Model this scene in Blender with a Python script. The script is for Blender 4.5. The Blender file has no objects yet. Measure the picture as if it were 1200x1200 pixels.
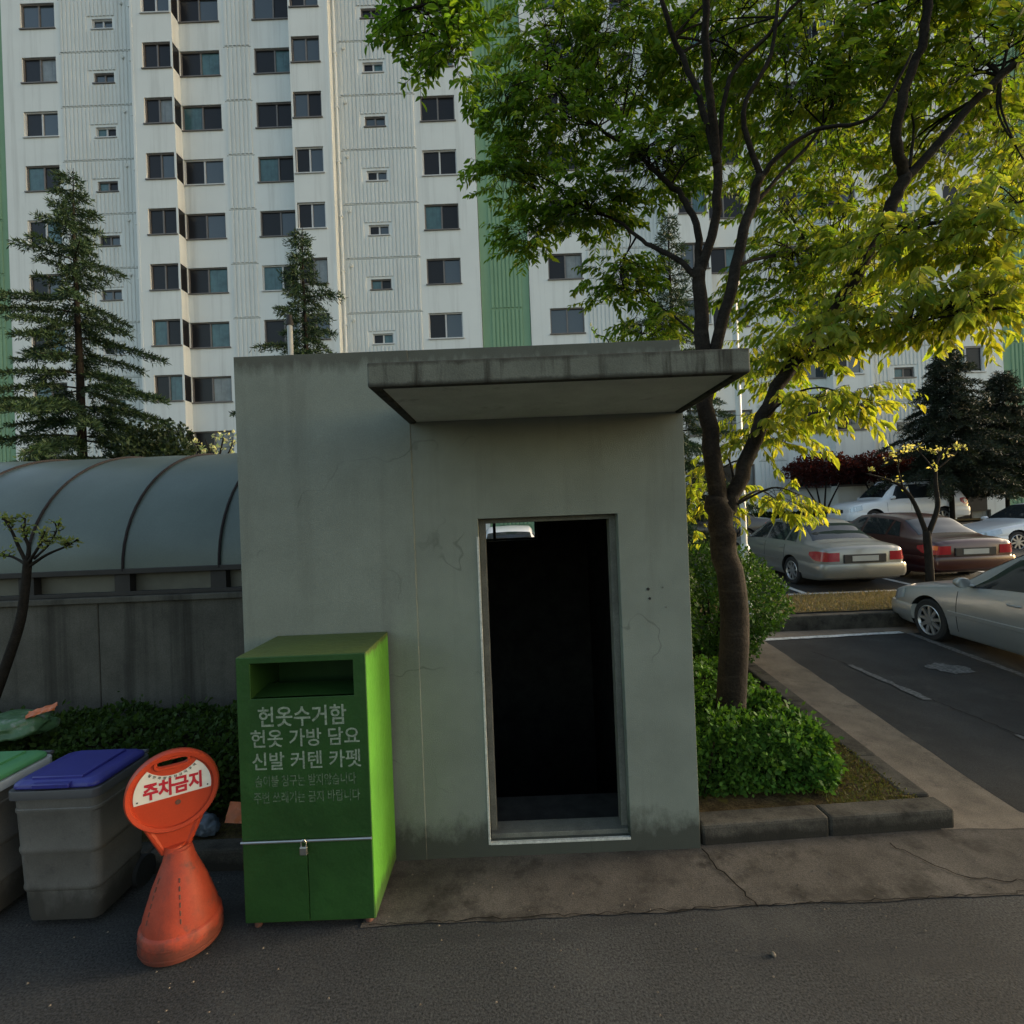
import bpy, bmesh, math, random
from mathutils import Vector, Matrix, noise

PI = math.pi
SC = bpy.context.scene
COL = SC.collection

# ------------------------------------------------------------------ camera
H = 2.3
cam_d = bpy.data.cameras.new('camera')
cam_d.lens = 18.0
cam_d.sensor_width = 36.0
cam_d.clip_start = 0.05
cam_d.clip_end = 600.0
cam = bpy.data.objects.new('camera', cam_d)
COL.objects.link(cam)
cam.matrix_world = Matrix.Translation((0, 0, H)) @ Matrix.Rotation(math.radians(90.3), 4, 'X') @ Matrix.Rotation(-0.04, 4, 'Z')
SC.camera = cam

# ------------------------------------------------------------------ sky, sun, exposure
SUN_AZ, SUN_EL = math.radians(80), math.radians(12)       # azimuth clockwise from +Y
w = bpy.data.worlds.new('World')
SC.world = w
w.use_nodes = True
wn = w.node_tree.nodes
wn.clear()
sky = wn.new('ShaderNodeTexSky')
sky.sky_type = 'NISHITA'
sky.sun_disc = False
sky.sun_elevation = SUN_EL
sky.sun_rotation = SUN_AZ
sky.air_density = 1.0
sky.dust_density = 3.0
bg = wn.new('ShaderNodeBackground')
bg.inputs['Strength'].default_value = 0.15
wo = wn.new('ShaderNodeOutputWorld')
w.node_tree.links.new(sky.outputs[0], bg.inputs[0])
w.node_tree.links.new(bg.outputs[0], wo.inputs[0])
sun_d = bpy.data.lights.new('sun', 'SUN')
sun_d.energy = .9
sun_d.angle = math.radians(10)
sun_d.color = (1.0, 0.985, 0.955)
sun = bpy.data.objects.new('sun', sun_d)
COL.objects.link(sun)
sv = Vector((math.sin(SUN_AZ) * math.cos(SUN_EL), math.cos(SUN_AZ) * math.cos(SUN_EL), math.sin(SUN_EL)))
sun.rotation_euler = (-sv).to_track_quat('-Z', 'Y').to_euler()
sun.location = (20, 10, 40)
SC.view_settings.view_transform = 'Standard'
SC.view_settings.look = 'None'
SC.view_settings.exposure = 1.5
SC.view_settings.use_white_balance = True
SC.view_settings.white_balance_temperature = 7250
SC.view_settings.white_balance_tint = 8
SC.view_settings.gamma = 1.0
SC.render.engine = 'CYCLES'
SC.cycles.max_bounces = 8
SC.cycles.transparent_max_bounces = 8


# ------------------------------------------------------------------ survey helper: photo reading (1200 px) + distance -> place
def at(u, v, Y):
    du, dv = u - 600.0, 603.0 - v
    return Vector(((du + 0.04 * dv) * Y / 600.0, Y, H + (dv - 0.04 * du) * Y / 600.0))


def gz(y):
    """height of the ground: level street, then a raised parking court sloping up to the blocks"""
    if y < 4: return 0.0
    if y < 8.3: return 0.025 * (y - 4)
    if y < 8.75: return 0.108 + 0.02 * (y - 8.3)
    if y < 8.76: return 0.117 + (y - 8.75) * 24.3
    if y < 10.1: return 0.36 + 0.09 * (y - 8.76)
    if y < 26: return 0.47 + 0.045 * (y - 10.1)
    return 1.19


# ------------------------------------------------------------------ materials
def nd(nt, t, **kw):
    n = nt.nodes.new(t)
    for k, v in kw.items(): setattr(n, k, v)
    return n


def ramp(nt, src, a, b, ca=(0, 0, 0, 1), cb=(1, 1, 1, 1)):
    r = nd(nt, 'ShaderNodeValToRGB')
    r.color_ramp.elements[0].position = a
    r.color_ramp.elements[1].position = b
    r.color_ramp.elements[0].color = ca
    r.color_ramp.elements[1].color = cb
    nt.links.new(src, r.inputs[0])
    return r.outputs[0]


def noise_tex(nt, vec, scale, detail=4, rough=.6, mapping=None):
    if mapping is not None:
        m = nd(nt, 'ShaderNodeMapping')
        m.inputs['Scale'].default_value = mapping
        nt.links.new(vec, m.inputs[0])
        vec = m.outputs[0]
    n = nd(nt, 'ShaderNodeTexNoise')
    n.inputs['Scale'].default_value = scale
    n.inputs['Detail'].default_value = detail
    n.inputs['Roughness'].default_value = rough
    nt.links.new(vec, n.inputs['Vector'])
    return n.outputs['Fac']


def mixc(nt, fac, a, b, blend='MIX'):
    m = nd(nt, 'ShaderNodeMix', data_type='RGBA', blend_type=blend)
    for s, x in ((0, fac), (6, a), (7, b)):
        if hasattr(x, 'is_linked') or hasattr(x, 'links'):
            nt.links.new(x, m.inputs[s])
        elif s == 0:
            m.inputs[0].default_value = x
        else:
            m.inputs[s].default_value = (*x[:3], 1)
    return m.outputs[2]


def mat(name, col, rough=.8, metallic=0., var=.25, vscale=6., grain=0., gscale=120., bump=0., bscale=80.,
        streak=None, sscale=(5, 5, .35), samt=.5, srange=(.5, .75), spots=None, spscale=9., sprange=(.62, .7), spec=.5, coat=0., trans=0., dirt=(), veins=None, bdist=.01):
    m = bpy.data.materials.new(name)
    m.use_nodes = True
    nt = m.node_tree
    b = nt.nodes['Principled BSDF']
    b.inputs['Roughness'].default_value = rough
    b.inputs['Metallic'].default_value = metallic
    b.inputs['Specular IOR Level'].default_value = spec
    b.inputs['Coat Weight'].default_value = coat
    b.inputs['Coat Roughness'].default_value = .08
    tc = nd(nt, 'ShaderNodeTexCoord')
    ob = tc.outputs['Object']
    c = None
    lo = tuple(x * (1 - var) for x in col)
    hi = tuple(min(1, x * (1 + var)) for x in col)
    f = ramp(nt, noise_tex(nt, ob, vscale, 6, .62), .3, .7)
    c = mixc(nt, f, lo, hi)
    if grain:
        g = ramp(nt, noise_tex(nt, ob, gscale, 2, .7), .3, .7, (1 - grain,) * 3 + (1,), (1 + grain,) * 3 + (1,))
        c = mixc(nt, 1.0, c, g, 'MULTIPLY')
    if streak is not None:
        s = noise_tex(nt, ob, 1.0, 5, .65, sscale)
        s = ramp(nt, s, srange[0], srange[1], (0, 0, 0, 1), (samt,) * 3 + (1,))
        c = mixc(nt, s, c, streak)
    if spots is not None:
        s = ramp(nt, noise_tex(nt, ob, spscale, 5, .7), sprange[0], sprange[1])
        c = mixc(nt, s, c, spots)
    if veins is not None:                                # hairline cracks in some places only
        n1 = noise_tex(nt, ob, .9, 4, .5)
        v1 = nd(nt, 'ShaderNodeMath', operation='SUBTRACT'); nt.links.new(n1, v1.inputs[0]); v1.inputs[1].default_value = .5
        v2 = nd(nt, 'ShaderNodeMath', operation='ABSOLUTE'); nt.links.new(v1.outputs[0], v2.inputs[0])
        f1 = ramp(nt, v2.outputs[0], .0, .0022, (1, 1, 1, 1), (0, 0, 0, 1))
        f2 = ramp(nt, noise_tex(nt, ob, 1.7, 2, .5, (1, 1, 1.01)), .52, .6, (0, 0, 0, 1), (.4, .4, .4, 1))
        mm = nd(nt, 'ShaderNodeMath', operation='MULTIPLY'); nt.links.new(f1, mm.inputs[0]); nt.links.new(f2, mm.inputs[1])
        c = mixc(nt, mm.outputs[0], c, veins)
    for za, zb, dcol, damt, dmap in dirt:                # grime with a ragged outline, full at height za, gone at zb
        sx = nd(nt, 'ShaderNodeSeparateXYZ')
        nt.links.new(ob, sx.inputs[0])
        mr = nd(nt, 'ShaderNodeMapRange')
        mr.inputs[1].default_value, mr.inputs[2].default_value = za, zb
        mr.inputs[3].default_value, mr.inputs[4].default_value = .75, 0
        nt.links.new(sx.outputs[2], mr.inputs[0])
        ad = nd(nt, 'ShaderNodeMath', operation='ADD')
        nt.links.new(mr.outputs[0], ad.inputs[0])
        nt.links.new(noise_tex(nt, ob, 1.0, 6, .7, dmap), ad.inputs[1])
        fz = ramp(nt, ad.outputs[0], .72, 1.1, (0, 0, 0, 1), (damt,) * 3 + (1,))
        c = mixc(nt, fz, c, dcol)
    nt.links.new(c, b.inputs['Base Color'])
    if bump:
        bn = nd(nt, 'ShaderNodeBump')
        bn.inputs['Strength'].default_value = bump
        bn.inputs['Distance'].default_value = bdist
        nt.links.new(noise_tex(nt, ob, bscale, 4, .65), bn.inputs['Height'])
        nt.links.new(bn.outputs[0], b.inputs['Normal'])
    if trans:
        out = nt.nodes['Material Output']
        tr = nd(nt, 'ShaderNodeBsdfTranslucent')
        nt.links.new(c, tr.inputs[0])
        mx = nd(nt, 'ShaderNodeMixShader')
        mx.inputs[0].default_value = trans
        nt.links.new(b.outputs[0], mx.inputs[1])
        nt.links.new(tr.outputs[0], mx.inputs[2])
        nt.links.new(mx.outputs[0], out.inputs[0])
    return m


def leafmat(name, trans=.45, rough=.45, gain=1.6, spec=.3):
    """leaves: each leaf's own pigment is stored per leaf; light passes through"""
    m = bpy.data.materials.new(name)
    m.use_nodes = True
    nt = m.node_tree
    b = nt.nodes['Principled BSDF']
    b.inputs['Roughness'].default_value = rough
    b.inputs['Specular IOR Level'].default_value = spec
    a = nd(nt, 'ShaderNodeVertexColor', layer_name='leaf')
    nt.links.new(a.outputs[0], b.inputs['Base Color'])
    tr = nd(nt, 'ShaderNodeBsdfTranslucent')
    g = mixc(nt, 1.0, a.outputs[0], (gain, gain * .95, gain * .45), 'MULTIPLY')
    nt.links.new(g, tr.inputs[0])
    mx = nd(nt, 'ShaderNodeMixShader')
    mx.inputs[0].default_value = trans
    nt.links.new(b.outputs[0], mx.inputs[1])
    nt.links.new(tr.outputs[0], mx.inputs[2])
    nt.links.new(mx.outputs[0], nt.nodes['Material Output'].inputs[0])
    return m


def glassmat(name, col, rough=.05, spec=.6):
    m = bpy.data.materials.new(name)
    m.use_nodes = True
    b = m.node_tree.nodes['Principled BSDF']
    b.inputs['Base Color'].default_value = (*col, 1)
    b.inputs['Roughness'].default_value = rough
    b.inputs['Specular IOR Level'].default_value = spec
    return m


M = {}
M['asphalt'] = mat('asphalt', (.042, .042, .041), .88, var=.38, vscale=.55, grain=.7, gscale=85, bump=.5, bscale=110, streak=(.027, .027, .027), sscale=(.35, 2.2, 1), samt=.7, srange=(.52, .66),
                   spots=(.058, .056, .051), spscale=1.1, sprange=(.55, .8), spec=.25)
M['asphalt_lot'] = mat('asphalt_lot', (.035, .035, .034), .88, var=.3, vscale=1.3, grain=.45, gscale=150, bump=.5, bscale=170,
                       spots=(.062, .06, .056), spscale=2, sprange=(.55, .8), spec=.25)
M['concrete_apron'] = mat('concrete_apron', (.078, .068, .058), .9, var=.4, vscale=2.2, grain=.35, gscale=140, bump=.4, bscale=120,
                          spots=(.032, .028, .023), spscale=3.2, sprange=(.5, .66), spec=.2)
M['gutter'] = mat('gutter', (.17, .14, .11), .9, var=.3, vscale=3, grain=.35, gscale=130, bump=.4, bscale=110,
                  spots=(.09, .075, .06), spscale=4, sprange=(.55, .78), spec=.2)
M['kerb'] = mat('kerb', (.066, .06, .05), .9, dirt=[(.02, .12, (.02, .019, .016), .85, (7, 7, 4))], var=.4, vscale=4, grain=.3, bump=.5, bscale=70, spots=(.02, .019, .016), spscale=5, sprange=(.5, .7), spec=.2)
M['soil'] = mat('soil', (.07, .05, .025), .95, var=.5, vscale=8, grain=.5, gscale=60, bump=1, bscale=50, spots=(.10, .085, .02), spscale=6, sprange=(.5, .62), spec=.1)
M['dry_ground'] = mat('dry_ground', (.19, .14, .075), .95, var=.35, vscale=5, grain=.4, gscale=60, bump=1, bscale=40, spec=.1)
M['marking'] = mat('marking', (.55, .55, .53), .8, var=.2, vscale=8, grain=.2, spots=(.08, .08, .08), spscale=22, sprange=(.5, .72))
M['marking_worn'] = mat('marking_worn', (.15, .15, .145), .85, var=.3, vscale=14, grain=.3, spots=(.05, .05, .05), spscale=30, sprange=(.42, .6))
M['crack'] = mat('crack', (.012, .011, .01), .95, var=.2, spec=.05)
M['booth'] = mat('booth_paint', (.19, .212, .182), .88, var=.13, vscale=2.0, grain=.14, gscale=220, bump=.3, bscale=150,
                 streak=(.08, .08, .068), sscale=(5, 5, .5), samt=.4, srange=(.52, .8), spots=(.1, .1, .086), spscale=16, sprange=(.7, .78), spec=.25, veins=(.04, .04, .034),
                 dirt=[(0, .42, (.04, .042, .034), .85, (4, 4, 3)), (3.46, 3.24, (.06, .058, .047), .7, (9, 9, 1.5))])
M['canopy'] = mat('canopy_concrete', (.125, .132, .11), .88, var=.2, vscale=4, grain=.15, gscale=200, bump=.35, bscale=120,
                  streak=(.025, .023, .018), sscale=(11, 11, .9), samt=.92, srange=(.5, .64), spec=.2, dirt=[(2.94, 2.975, (.02, .019, .016), .7, (6, 6, 3)), (3.07, 3.02, (.04, .037, .03), .8, (8, 8, 1.5))])
M['soffit'] = mat('soffit_bounce', (.5, .52, .47), .88, var=.15, vscale=3, grain=.1, gscale=150, bump=.3, bscale=90, spots=(.16, .155, .13), spscale=4, sprange=(.6, .8), spec=.2)  # lightened to hold the ground bounce on the canopy's underside
M['sill'] = mat('sill_concrete', (.13, .13, .112), .85, var=.25, vscale=8, grain=.2, bump=.3)
M['trim_white'] = mat('trim_white', (.5, .5, .46), .7, var=.25, vscale=20, grain=.2)
M['dark_in'] = mat('shaded_interior', (.045, .045, .042), .95, var=.3, spec=.05)  # darkness of the unlit stairwell is put into this colour
M['ramp_wall'] = mat('ramp_wall_concrete', (.088, .083, .07), .9, var=.25, vscale=2.5, grain=.2, gscale=120, bump=.4, bscale=60,
                     streak=(.02, .019, .016), sscale=(3.5, 3.5, .12), samt=.9, srange=(.48, .7), spec=.15)
M['vault'] = mat('polycarbonate', (.115, .15, .136), .36, var=.14, vscale=1.2, trans=.3, grain=.08, gscale=90, spec=.5)
M['vault_panel'] = mat('side_panel', (.12, .118, .095), .5, var=.3, vscale=2, trans=.15)
M['rib'] = mat('rib_paint', (.012, .008, .008), .9, var=.3)
M['beam'] = mat('beam_paint', (.02, .017, .015), .7, var=.3)
M['facade'] = mat('facade_paint', (.72, .745, .725), .8, var=.035, vscale=.5, streak=(.43, .44, .42), sscale=(2.2, 2.2, .1), samt=.65, srange=(.5, .8), spec=.2)
M['facade_rib'] = mat('facade_rib_paint', (.67, .695, .675), .8, var=.04, vscale=.5, streak=(.42, .43, .41), sscale=(2.2, 2.2, .1), samt=.6, srange=(.5, .8), spec=.2)
M['groove'] = mat('groove', (.3, .32, .31), .9, var=.1, spec=.1)
M['green_wall'] = mat('green_wall_paint', (.225, .37, .235), .8, var=.06, vscale=.6, streak=(.16, .27, .17), sscale=(2.2, 2.2, .1), samt=.6, spec=.2)
M['frame'] = mat('window_frame', (.15, .135, .125), .5, var=.1)
M['frame_white'] = mat('window_frame_white', (.55, .55, .54), .5, var=.1)
M['pane_dark'] = glassmat('pane_dark', (.018, .018, .02), .25, .25)
M['pane_glass'] = glassmat('pane_glass', (.045, .06, .068), .04, .8)
M['pane_teal'] = mat('pane_teal', (.06, .13, .14), .15, var=.3, vscale=3, streak=(.03, .06, .07), sscale=(9, 9, .3), samt=.8)
M['pane_blind'] = mat('pane_blind', (.2, .22, .22), .25, var=.2, vscale=3, streak=(.08, .1, .11), sscale=(9, 9, .3), samt=.8)
M['pipe'] = mat('pipe_white', (.78, .8, .78), .5, var=.05)
M['steel'] = mat('steel', (.45, .45, .44), .35, metallic=.9, var=.15)
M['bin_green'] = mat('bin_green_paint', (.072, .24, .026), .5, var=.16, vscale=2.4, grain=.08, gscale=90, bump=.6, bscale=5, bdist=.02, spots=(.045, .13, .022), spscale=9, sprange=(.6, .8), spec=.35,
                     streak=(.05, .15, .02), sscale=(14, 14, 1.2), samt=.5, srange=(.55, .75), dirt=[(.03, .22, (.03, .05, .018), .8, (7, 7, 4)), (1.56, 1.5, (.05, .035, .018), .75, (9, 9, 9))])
M['bin_shaded'] = mat('bin_front_shaded', (.018, .064, .014), .5, var=.25, vscale=2.2, grain=.1, gscale=90, bump=.5, bscale=5, bdist=.02, spots=(.03, .075, .02), spscale=14, sprange=(.62, .75), streak=(.012, .045, .01), sscale=(6, 6, .6), samt=.6, spec=.3)  # the case green darkened, so the front's shade is in the colour
M['chute_shaded'] = mat('bin_chute_shaded', (.012, .042, .008), .6, var=.2, vscale=5, spec=.2)  # same green taken near black to give the chute its shade
M['bin_text'] = mat('stencil_white', (.19, .24, .18), .8, var=.3, vscale=30, grain=.2, spots=(.03, .08, .025), spscale=35, sprange=(.55, .75))
M['bin_text_worn'] = mat('stencil_worn', (.09, .135, .08), .8, var=.3, vscale=30, grain=.2, spots=(.02, .065, .018), spscale=45, sprange=(.45, .62))
M['rust'] = mat('rust', (.12, .05, .035), .9, var=.3)
M['orange'] = mat('orange_plastic', (.44, .05, .02), .42, var=.1, vscale=5, grain=.05, spots=(.28, .06, .03), spscale=11, sprange=(.66, .8), spec=.4)
M['orange_dirty'] = mat('orange_dirty', (.36, .052, .026), .55, dirt=[(0, .2, (.09, .035, .025), .8, (12, 12, 9))], streak=(.2, .045, .03), sscale=(20, 20, 4), samt=.6, srange=(.55, .7), var=.2, vscale=7, grain=.1, spots=(.12, .05, .04), spscale=13, sprange=(.55, .75), spec=.3)
M['sign_white'] = mat('sign_white', (.62, .62, .58), .5, var=.06, vscale=12, spots=(.4, .38, .34), spscale=30, sprange=(.62, .75))
M['sign_red'] = mat('sign_red', (.42, .012, .03), .55, var=.1)
M['black'] = mat('black', (.012, .012, .012), .7, var=.2)
M['bin_grey'] = mat('grey_plastic', (.105, .099, .09), .5, var=.22, vscale=4, grain=.12, dirt=[(0, .35, (.035, .032, .027), .8, (9, 9, 5))], streak=(.045, .042, .038), sscale=(18, 18, 3), samt=.7, srange=(.6, .75), spots=(.05, .048, .045), spscale=6, sprange=(.6, .75), spec=.35)
M['bin_rim'] = mat('rim_plastic', (.055, .055, .06), .5, var=.1)
M['bin_light'] = mat('rim_pale', (.4, .41, .4), .5, var=.1)
M['lid_blue'] = mat('lid_blue', (.022, .024, .19), .42, var=.1, vscale=6, spots=(.02, .02, .12), spscale=8, sprange=(.62, .8))
M['lid_green'] = mat('lid_green', (.07, .25, .10), .45, var=.1, vscale=6)
M['bag_green'] = mat('bag_green', (.075, .16, .075), .3, var=.3, vscale=9, spots=(.3, .3, .28), spscale=10, sprange=(.55, .7), trans=.2)
M['bag_blue'] = mat('bag_blue', (.12, .15, .19), .35, var=.4, vscale=20, trans=.2)
M['packet'] = mat('orange_packet', (.5, .12, .03), .4, var=.25, vscale=12, spots=(.5, .35, .28), spscale=20, sprange=(.6, .75))
M['bark'] = mat('bark', (.018, .0145, .0115), .9, var=.4, vscale=5, grain=.4, gscale=60, bump=1, bscale=35, streak=(.05, .042, .034), sscale=(3, 3, 16), samt=.6, srange=(.52, .75), spec=.15)
M['bark_dark'] = mat('bark_dark', (.02, .017, .014), .9, var=.4, vscale=9, grain=.3, bump=1, bscale=40, spec=.1)
M['leaf'] = leafmat('leaf', .6, .4, 1.9)
M['leaf_hedge'] = leafmat('leaf_hedge', .3, .6, 1.4, .15)
M['needle'] = leafmat('needle', .15, .6, 1.2)
M['hedge_core'] = mat('hedge_stems', (.02, .018, .01), .95, var=.4, spec=.05)
M['lamp_white'] = mat('lamp_white', (.62, .64, .63), .45, var=.06)
M['tyre'] = mat('tyre', (.016, .016, .016), .8, var=.2)
M['alloy'] = mat('alloy', (.5, .5, .5), .3, metallic=.8, var=.08)
M['car_glass'] = glassmat('car_glass', (.018, .022, .024), .04, .5)
M['car_trim'] = mat('car_trim', (.02, .02, .02), .55, var=.1)
M['car_bay'] = mat('car_bay', (.012, .012, .012), .9, var=.1)
M['tail'] = mat('tail_red', (.32, .012, .018), .18, var=.15, coat=.5)
M['amber'] = mat('amber', (.75, .16, .03), .2, var=.1, coat=.5)
M['head'] = mat('head_clear', (.42, .45, .48), .12, var=.15, metallic=.4, coat=.6)
M['plate'] = mat('plate', (.35, .36, .34), .5, var=.06)
M['grass_dry'] = leafmat('grass_dry', .25, .7, 1.1)
M['blossom'] = leafmat('blossom', .3, .6, 1.0)


def paint(name, col, met=.35, rough=.32):
    return mat(name, col, rough, metallic=met, var=.05, vscale=2, spec=.5, coat=.7)


P_BEIGE = paint('paint_beige', (.24, .24, .22), .5)
P_RED = paint('paint_red', (.045, .008, .008), .2)
P_SILVER = paint('paint_silver', (.38, .395, .395), .55)
P_WHITE = paint('paint_white', (.74, .75, .77), .0)
P_WHITE2 = paint('paint_pearl', (.56, .58, .61), .15)
P_BLACK = paint('paint_black', (.03, .03, .034), .3)


# ------------------------------------------------------------------ mesh helper
def rootloc(o):
    v = Vector((0, 0, 0))
    while o is not None:
        v += o.location
        o = o.parent
    return v


class MB:
    def __init__(self):
        self.v, self.f, self.mi, self.c = [], [], [], None

    def face(self, pts, mi=0):
        n = len(self.v)
        self.v += [tuple(p) for p in pts]
        self.f.append(tuple(range(n, n + len(pts))))
        self.mi.append(mi)

    def grid(self, rows, mi=0, close=False, cap0=False, cap1=False):
        n = len(self.v)
        c = len(rows[0])
        for r in rows: self.v += [tuple(p) for p in r]
        for i in range(len(rows) - 1):
            for j in range(c if close else c - 1):
                k = (j + 1) % c
                self.f.append((n + i * c + j, n + i * c + k, n + (i + 1) * c + k, n + (i + 1) * c + j))
                self.mi.append(mi)
        if cap0:
            self.f.append(tuple(n + j for j in reversed(range(c)))); self.mi.append(mi)
        if cap1:
            b = n + (len(rows) - 1) * c
            self.f.append(tuple(b + j for j in range(c))); self.mi.append(mi)

    def box(self, x0, x1, y0, y1, z0, z1, mi=0):
        n = len(self.v)
        self.v += [(x0, y0, z0), (x1, y0, z0), (x1, y1, z0), (x0, y1, z0), (x0, y0, z1), (x1, y0, z1), (x1, y1, z1), (x0, y1, z1)]
        for q in ((3, 2, 1, 0), (4, 5, 6, 7), (0, 1, 5, 4), (1, 2, 6, 5), (2, 3, 7, 6), (3, 0, 4, 7)):
            self.f.append(tuple(n + k for k in q)); self.mi.append(mi)

    def tube(self, pts, rad, seg=8, mi=0, cap=True):
        pts = [Vector(p) for p in pts]
        if not hasattr(rad, '__len__'): rad = [rad] * len(pts)
        rows = []
        up = Vector((.13, .31, .94))
        t0 = (pts[1] - pts[0]).normalized()
        nrm = t0.cross(up)
        if nrm.length < .1: nrm = t0.cross(Vector((1, 0, 0)))
        nrm.normalize()
        for i, p in enumerate(pts):
            a, b = pts[max(0, i - 1)], pts[min(len(pts) - 1, i + 1)]
            t = (b - a).normalized()
            nrm = (nrm - t * nrm.dot(t))
            if nrm.length < 1e-5: nrm = t.cross(Vector((1, .2, 0)))
            nrm.normalize()
            bi = t.cross(nrm)
            rows.append([p + (nrm * math.cos(2 * PI * k / seg) + bi * math.sin(2 * PI * k / seg)) * rad[i] for k in range(seg)])
        self.grid(rows, mi, True, cap, cap)

    def lathe(self, prof, cx=0, cy=0, seg=32, mi=0, sx=1., sy=1.):
        rows = [[(cx + r * sx * math.cos(2 * PI * k / seg), cy + r * sy * math.sin(2 * PI * k / seg), z) for k in range(seg)] for r, z in prof]
        self.grid(rows, mi, True, True, True)

    def prism(self, poly, y0, y1, mi=0):
        """poly of (x,z), extruded along y"""
        n = len(poly)
        b = len(self.v)
        self.v += [(x, y0, z) for x, z in poly] + [(x, y1, z) for x, z in poly]
        self.f.append(tuple(b + k for k in range(n))); self.mi.append(mi)
        self.f.append(tuple(b + n + k for k in reversed(range(n)))); self.mi.append(mi)
        for k in range(n):
            j = (k + 1) % n
            self.f.append((b + k, b + n + k, b + n + j, b + j)); self.mi.append(mi)

    def voxel(self, xs, ys, zs, fn, mi=0):
        nx, ny, nz = len(xs) - 1, len(ys) - 1, len(zs) - 1
        fl = {(i, j, k): bool(fn(*[(a[t] + a[t + 1]) / 2 for a, t in ((xs, i), (ys, j), (zs, k))]))
              for i in range(nx) for j in range(ny) for k in range(nz)}
        for (i, j, k), on in fl.items():
            if not on: continue
            x0, x1, y0, y1, z0, z1 = xs[i], xs[i + 1], ys[j], ys[j + 1], zs[k], zs[k + 1]
            for d, q in (((-1, 0, 0), [(x0, y1, z0), (x0, y0, z0), (x0, y0, z1), (x0, y1, z1)]),
                         ((1, 0, 0), [(x1, y0, z0), (x1, y1, z0), (x1, y1, z1), (x1, y0, z1)]),
                         ((0, -1, 0), [(x0, y0, z0), (x1, y0, z0), (x1, y0, z1), (x0, y0, z1)]),
                         ((0, 1, 0), [(x1, y1, z0), (x0, y1, z0), (x0, y1, z1), (x1, y1, z1)]),
                         ((0, 0, -1), [(x0, y1, z0), (x1, y1, z0), (x1, y0, z0), (x0, y0, z0)]),
                         ((0, 0, 1), [(x0, y0, z1), (x1, y0, z1), (x1, y1, z1), (x0, y1, z1)])):
                if not fl.get((i + d[0], j + d[1], k + d[2]), False):
                    self.face(q, mi)

    def mesh(self, name, mats, off=Vector((0, 0, 0)), smooth=False, merge=False, dissolve=False):
        me = bpy.data.meshes.new(name)
        me.from_pydata([(a - off.x, b - off.y, c - off.z) for a, b, c in self.v], [], self.f)
        if not isinstance(mats, (list, tuple)): mats = [mats]
        for m in mats: me.materials.append(m)
        if len(mats) > 1: me.polygons.foreach_set('material_index', self.mi)
        if self.c is not None:
            at_ = me.color_attributes.new('leaf', 'FLOAT_COLOR', 'POINT')
            flat = []
            for c in self.c: flat += [c[0], c[1], c[2], 1.0]
            at_.data.foreach_set('color', flat)
        if merge or dissolve:
            bm = bmesh.new()
            bm.from_mesh(me)
            bmesh.ops.remove_doubles(bm, verts=bm.verts, dist=1e-5)
            if dissolve:
                bmesh.ops.dissolve_limit(bm, angle_limit=.01, verts=bm.verts, edges=bm.edges)
            bmesh.ops.recalc_face_normals(bm, faces=bm.faces)
            bm.to_mesh(me)
            bm.free()
        if smooth:
            me.polygons.foreach_set('use_smooth', [True] * len(me.polygons))
            if smooth != 'all': me.set_sharp_from_angle(angle=math.radians(smooth if smooth is not True else 40))
        me.update()
        return me

    def build(self, name, mats, parent=None, origin=None, smooth=False, bevel=0, merge=False, dissolve=False, seg=2):
        off = Vector(origin) if origin is not None else Vector((0, 0, 0))
        if parent is not None: off = rootloc(parent) + off * 0
        me = self.mesh(name, mats, off, smooth, merge, dissolve)
        o = bpy.data.objects.new(name, me)
        COL.objects.link(o)
        if parent is not None: o.parent = parent
        elif origin is not None: o.location = off
        if bevel:
            b = o.modifiers.new('bevel', 'BEVEL')
            b.width = bevel
            b.segments = seg
            b.limit_method = 'ANGLE'
            b.angle_limit = math.radians(40)
        return o


def tag(o, label=None, cat=None, group=None, kind=None):
    if label: o['label'] = label
    if cat: o['category'] = cat
    if group: o['group'] = group
    if kind: o['kind'] = kind
    return o


def thing(name, label, cat, loc=(0, 0, 0), group=None):
    o = bpy.data.objects.new(name, None)
    o.empty_display_size = .1
    COL.objects.link(o)
    o.location = loc
    return tag(o, label, cat, group)


def text_mb(body, size, bold=0.0, align='CENTER', spacing=1.0):
    c = bpy.data.curves.new('writing', 'FONT')
    c.body = body
    c.size = size
    c.align_x = align
    c.align_y = 'CENTER'
    c.offset = bold
    c.space_character = spacing
    c.resolution_u = 3
    o = bpy.data.objects.new('writing', c)
    COL.objects.link(o)
    dg = bpy.context.evaluated_depsgraph_get()
    me = bpy.data.meshes.new_from_object(o.evaluated_get(dg))
    vs = [v.co.copy() for v in me.vertices]
    fs = [tuple(p.vertices) for p in me.polygons]
    bpy.data.objects.remove(o)
    bpy.data.curves.remove(c)
    bpy.data.meshes.remove(me)
    return vs, fs


def add_text(mb, body, size, place, bold=0., width=None, mi=0, spacing=1.0):
    """place: function (x, z) -> world point"""
    vs, fs = text_mb(body, size, bold, spacing=spacing)
    if width:
        x0, x1 = min(v.x for v in vs), max(v.x for v in vs)
        k = width / (x1 - x0)
        mid = (x0 + x1) / 2
        for v in vs: v.x = (v.x - mid) * k
    n = len(mb.v)
    mb.v += [tuple(place(v.x, v.y)) for v in vs]
    for f in fs:
        mb.f.append(tuple(n + k for k in f)); mb.mi.append(mi)


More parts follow.
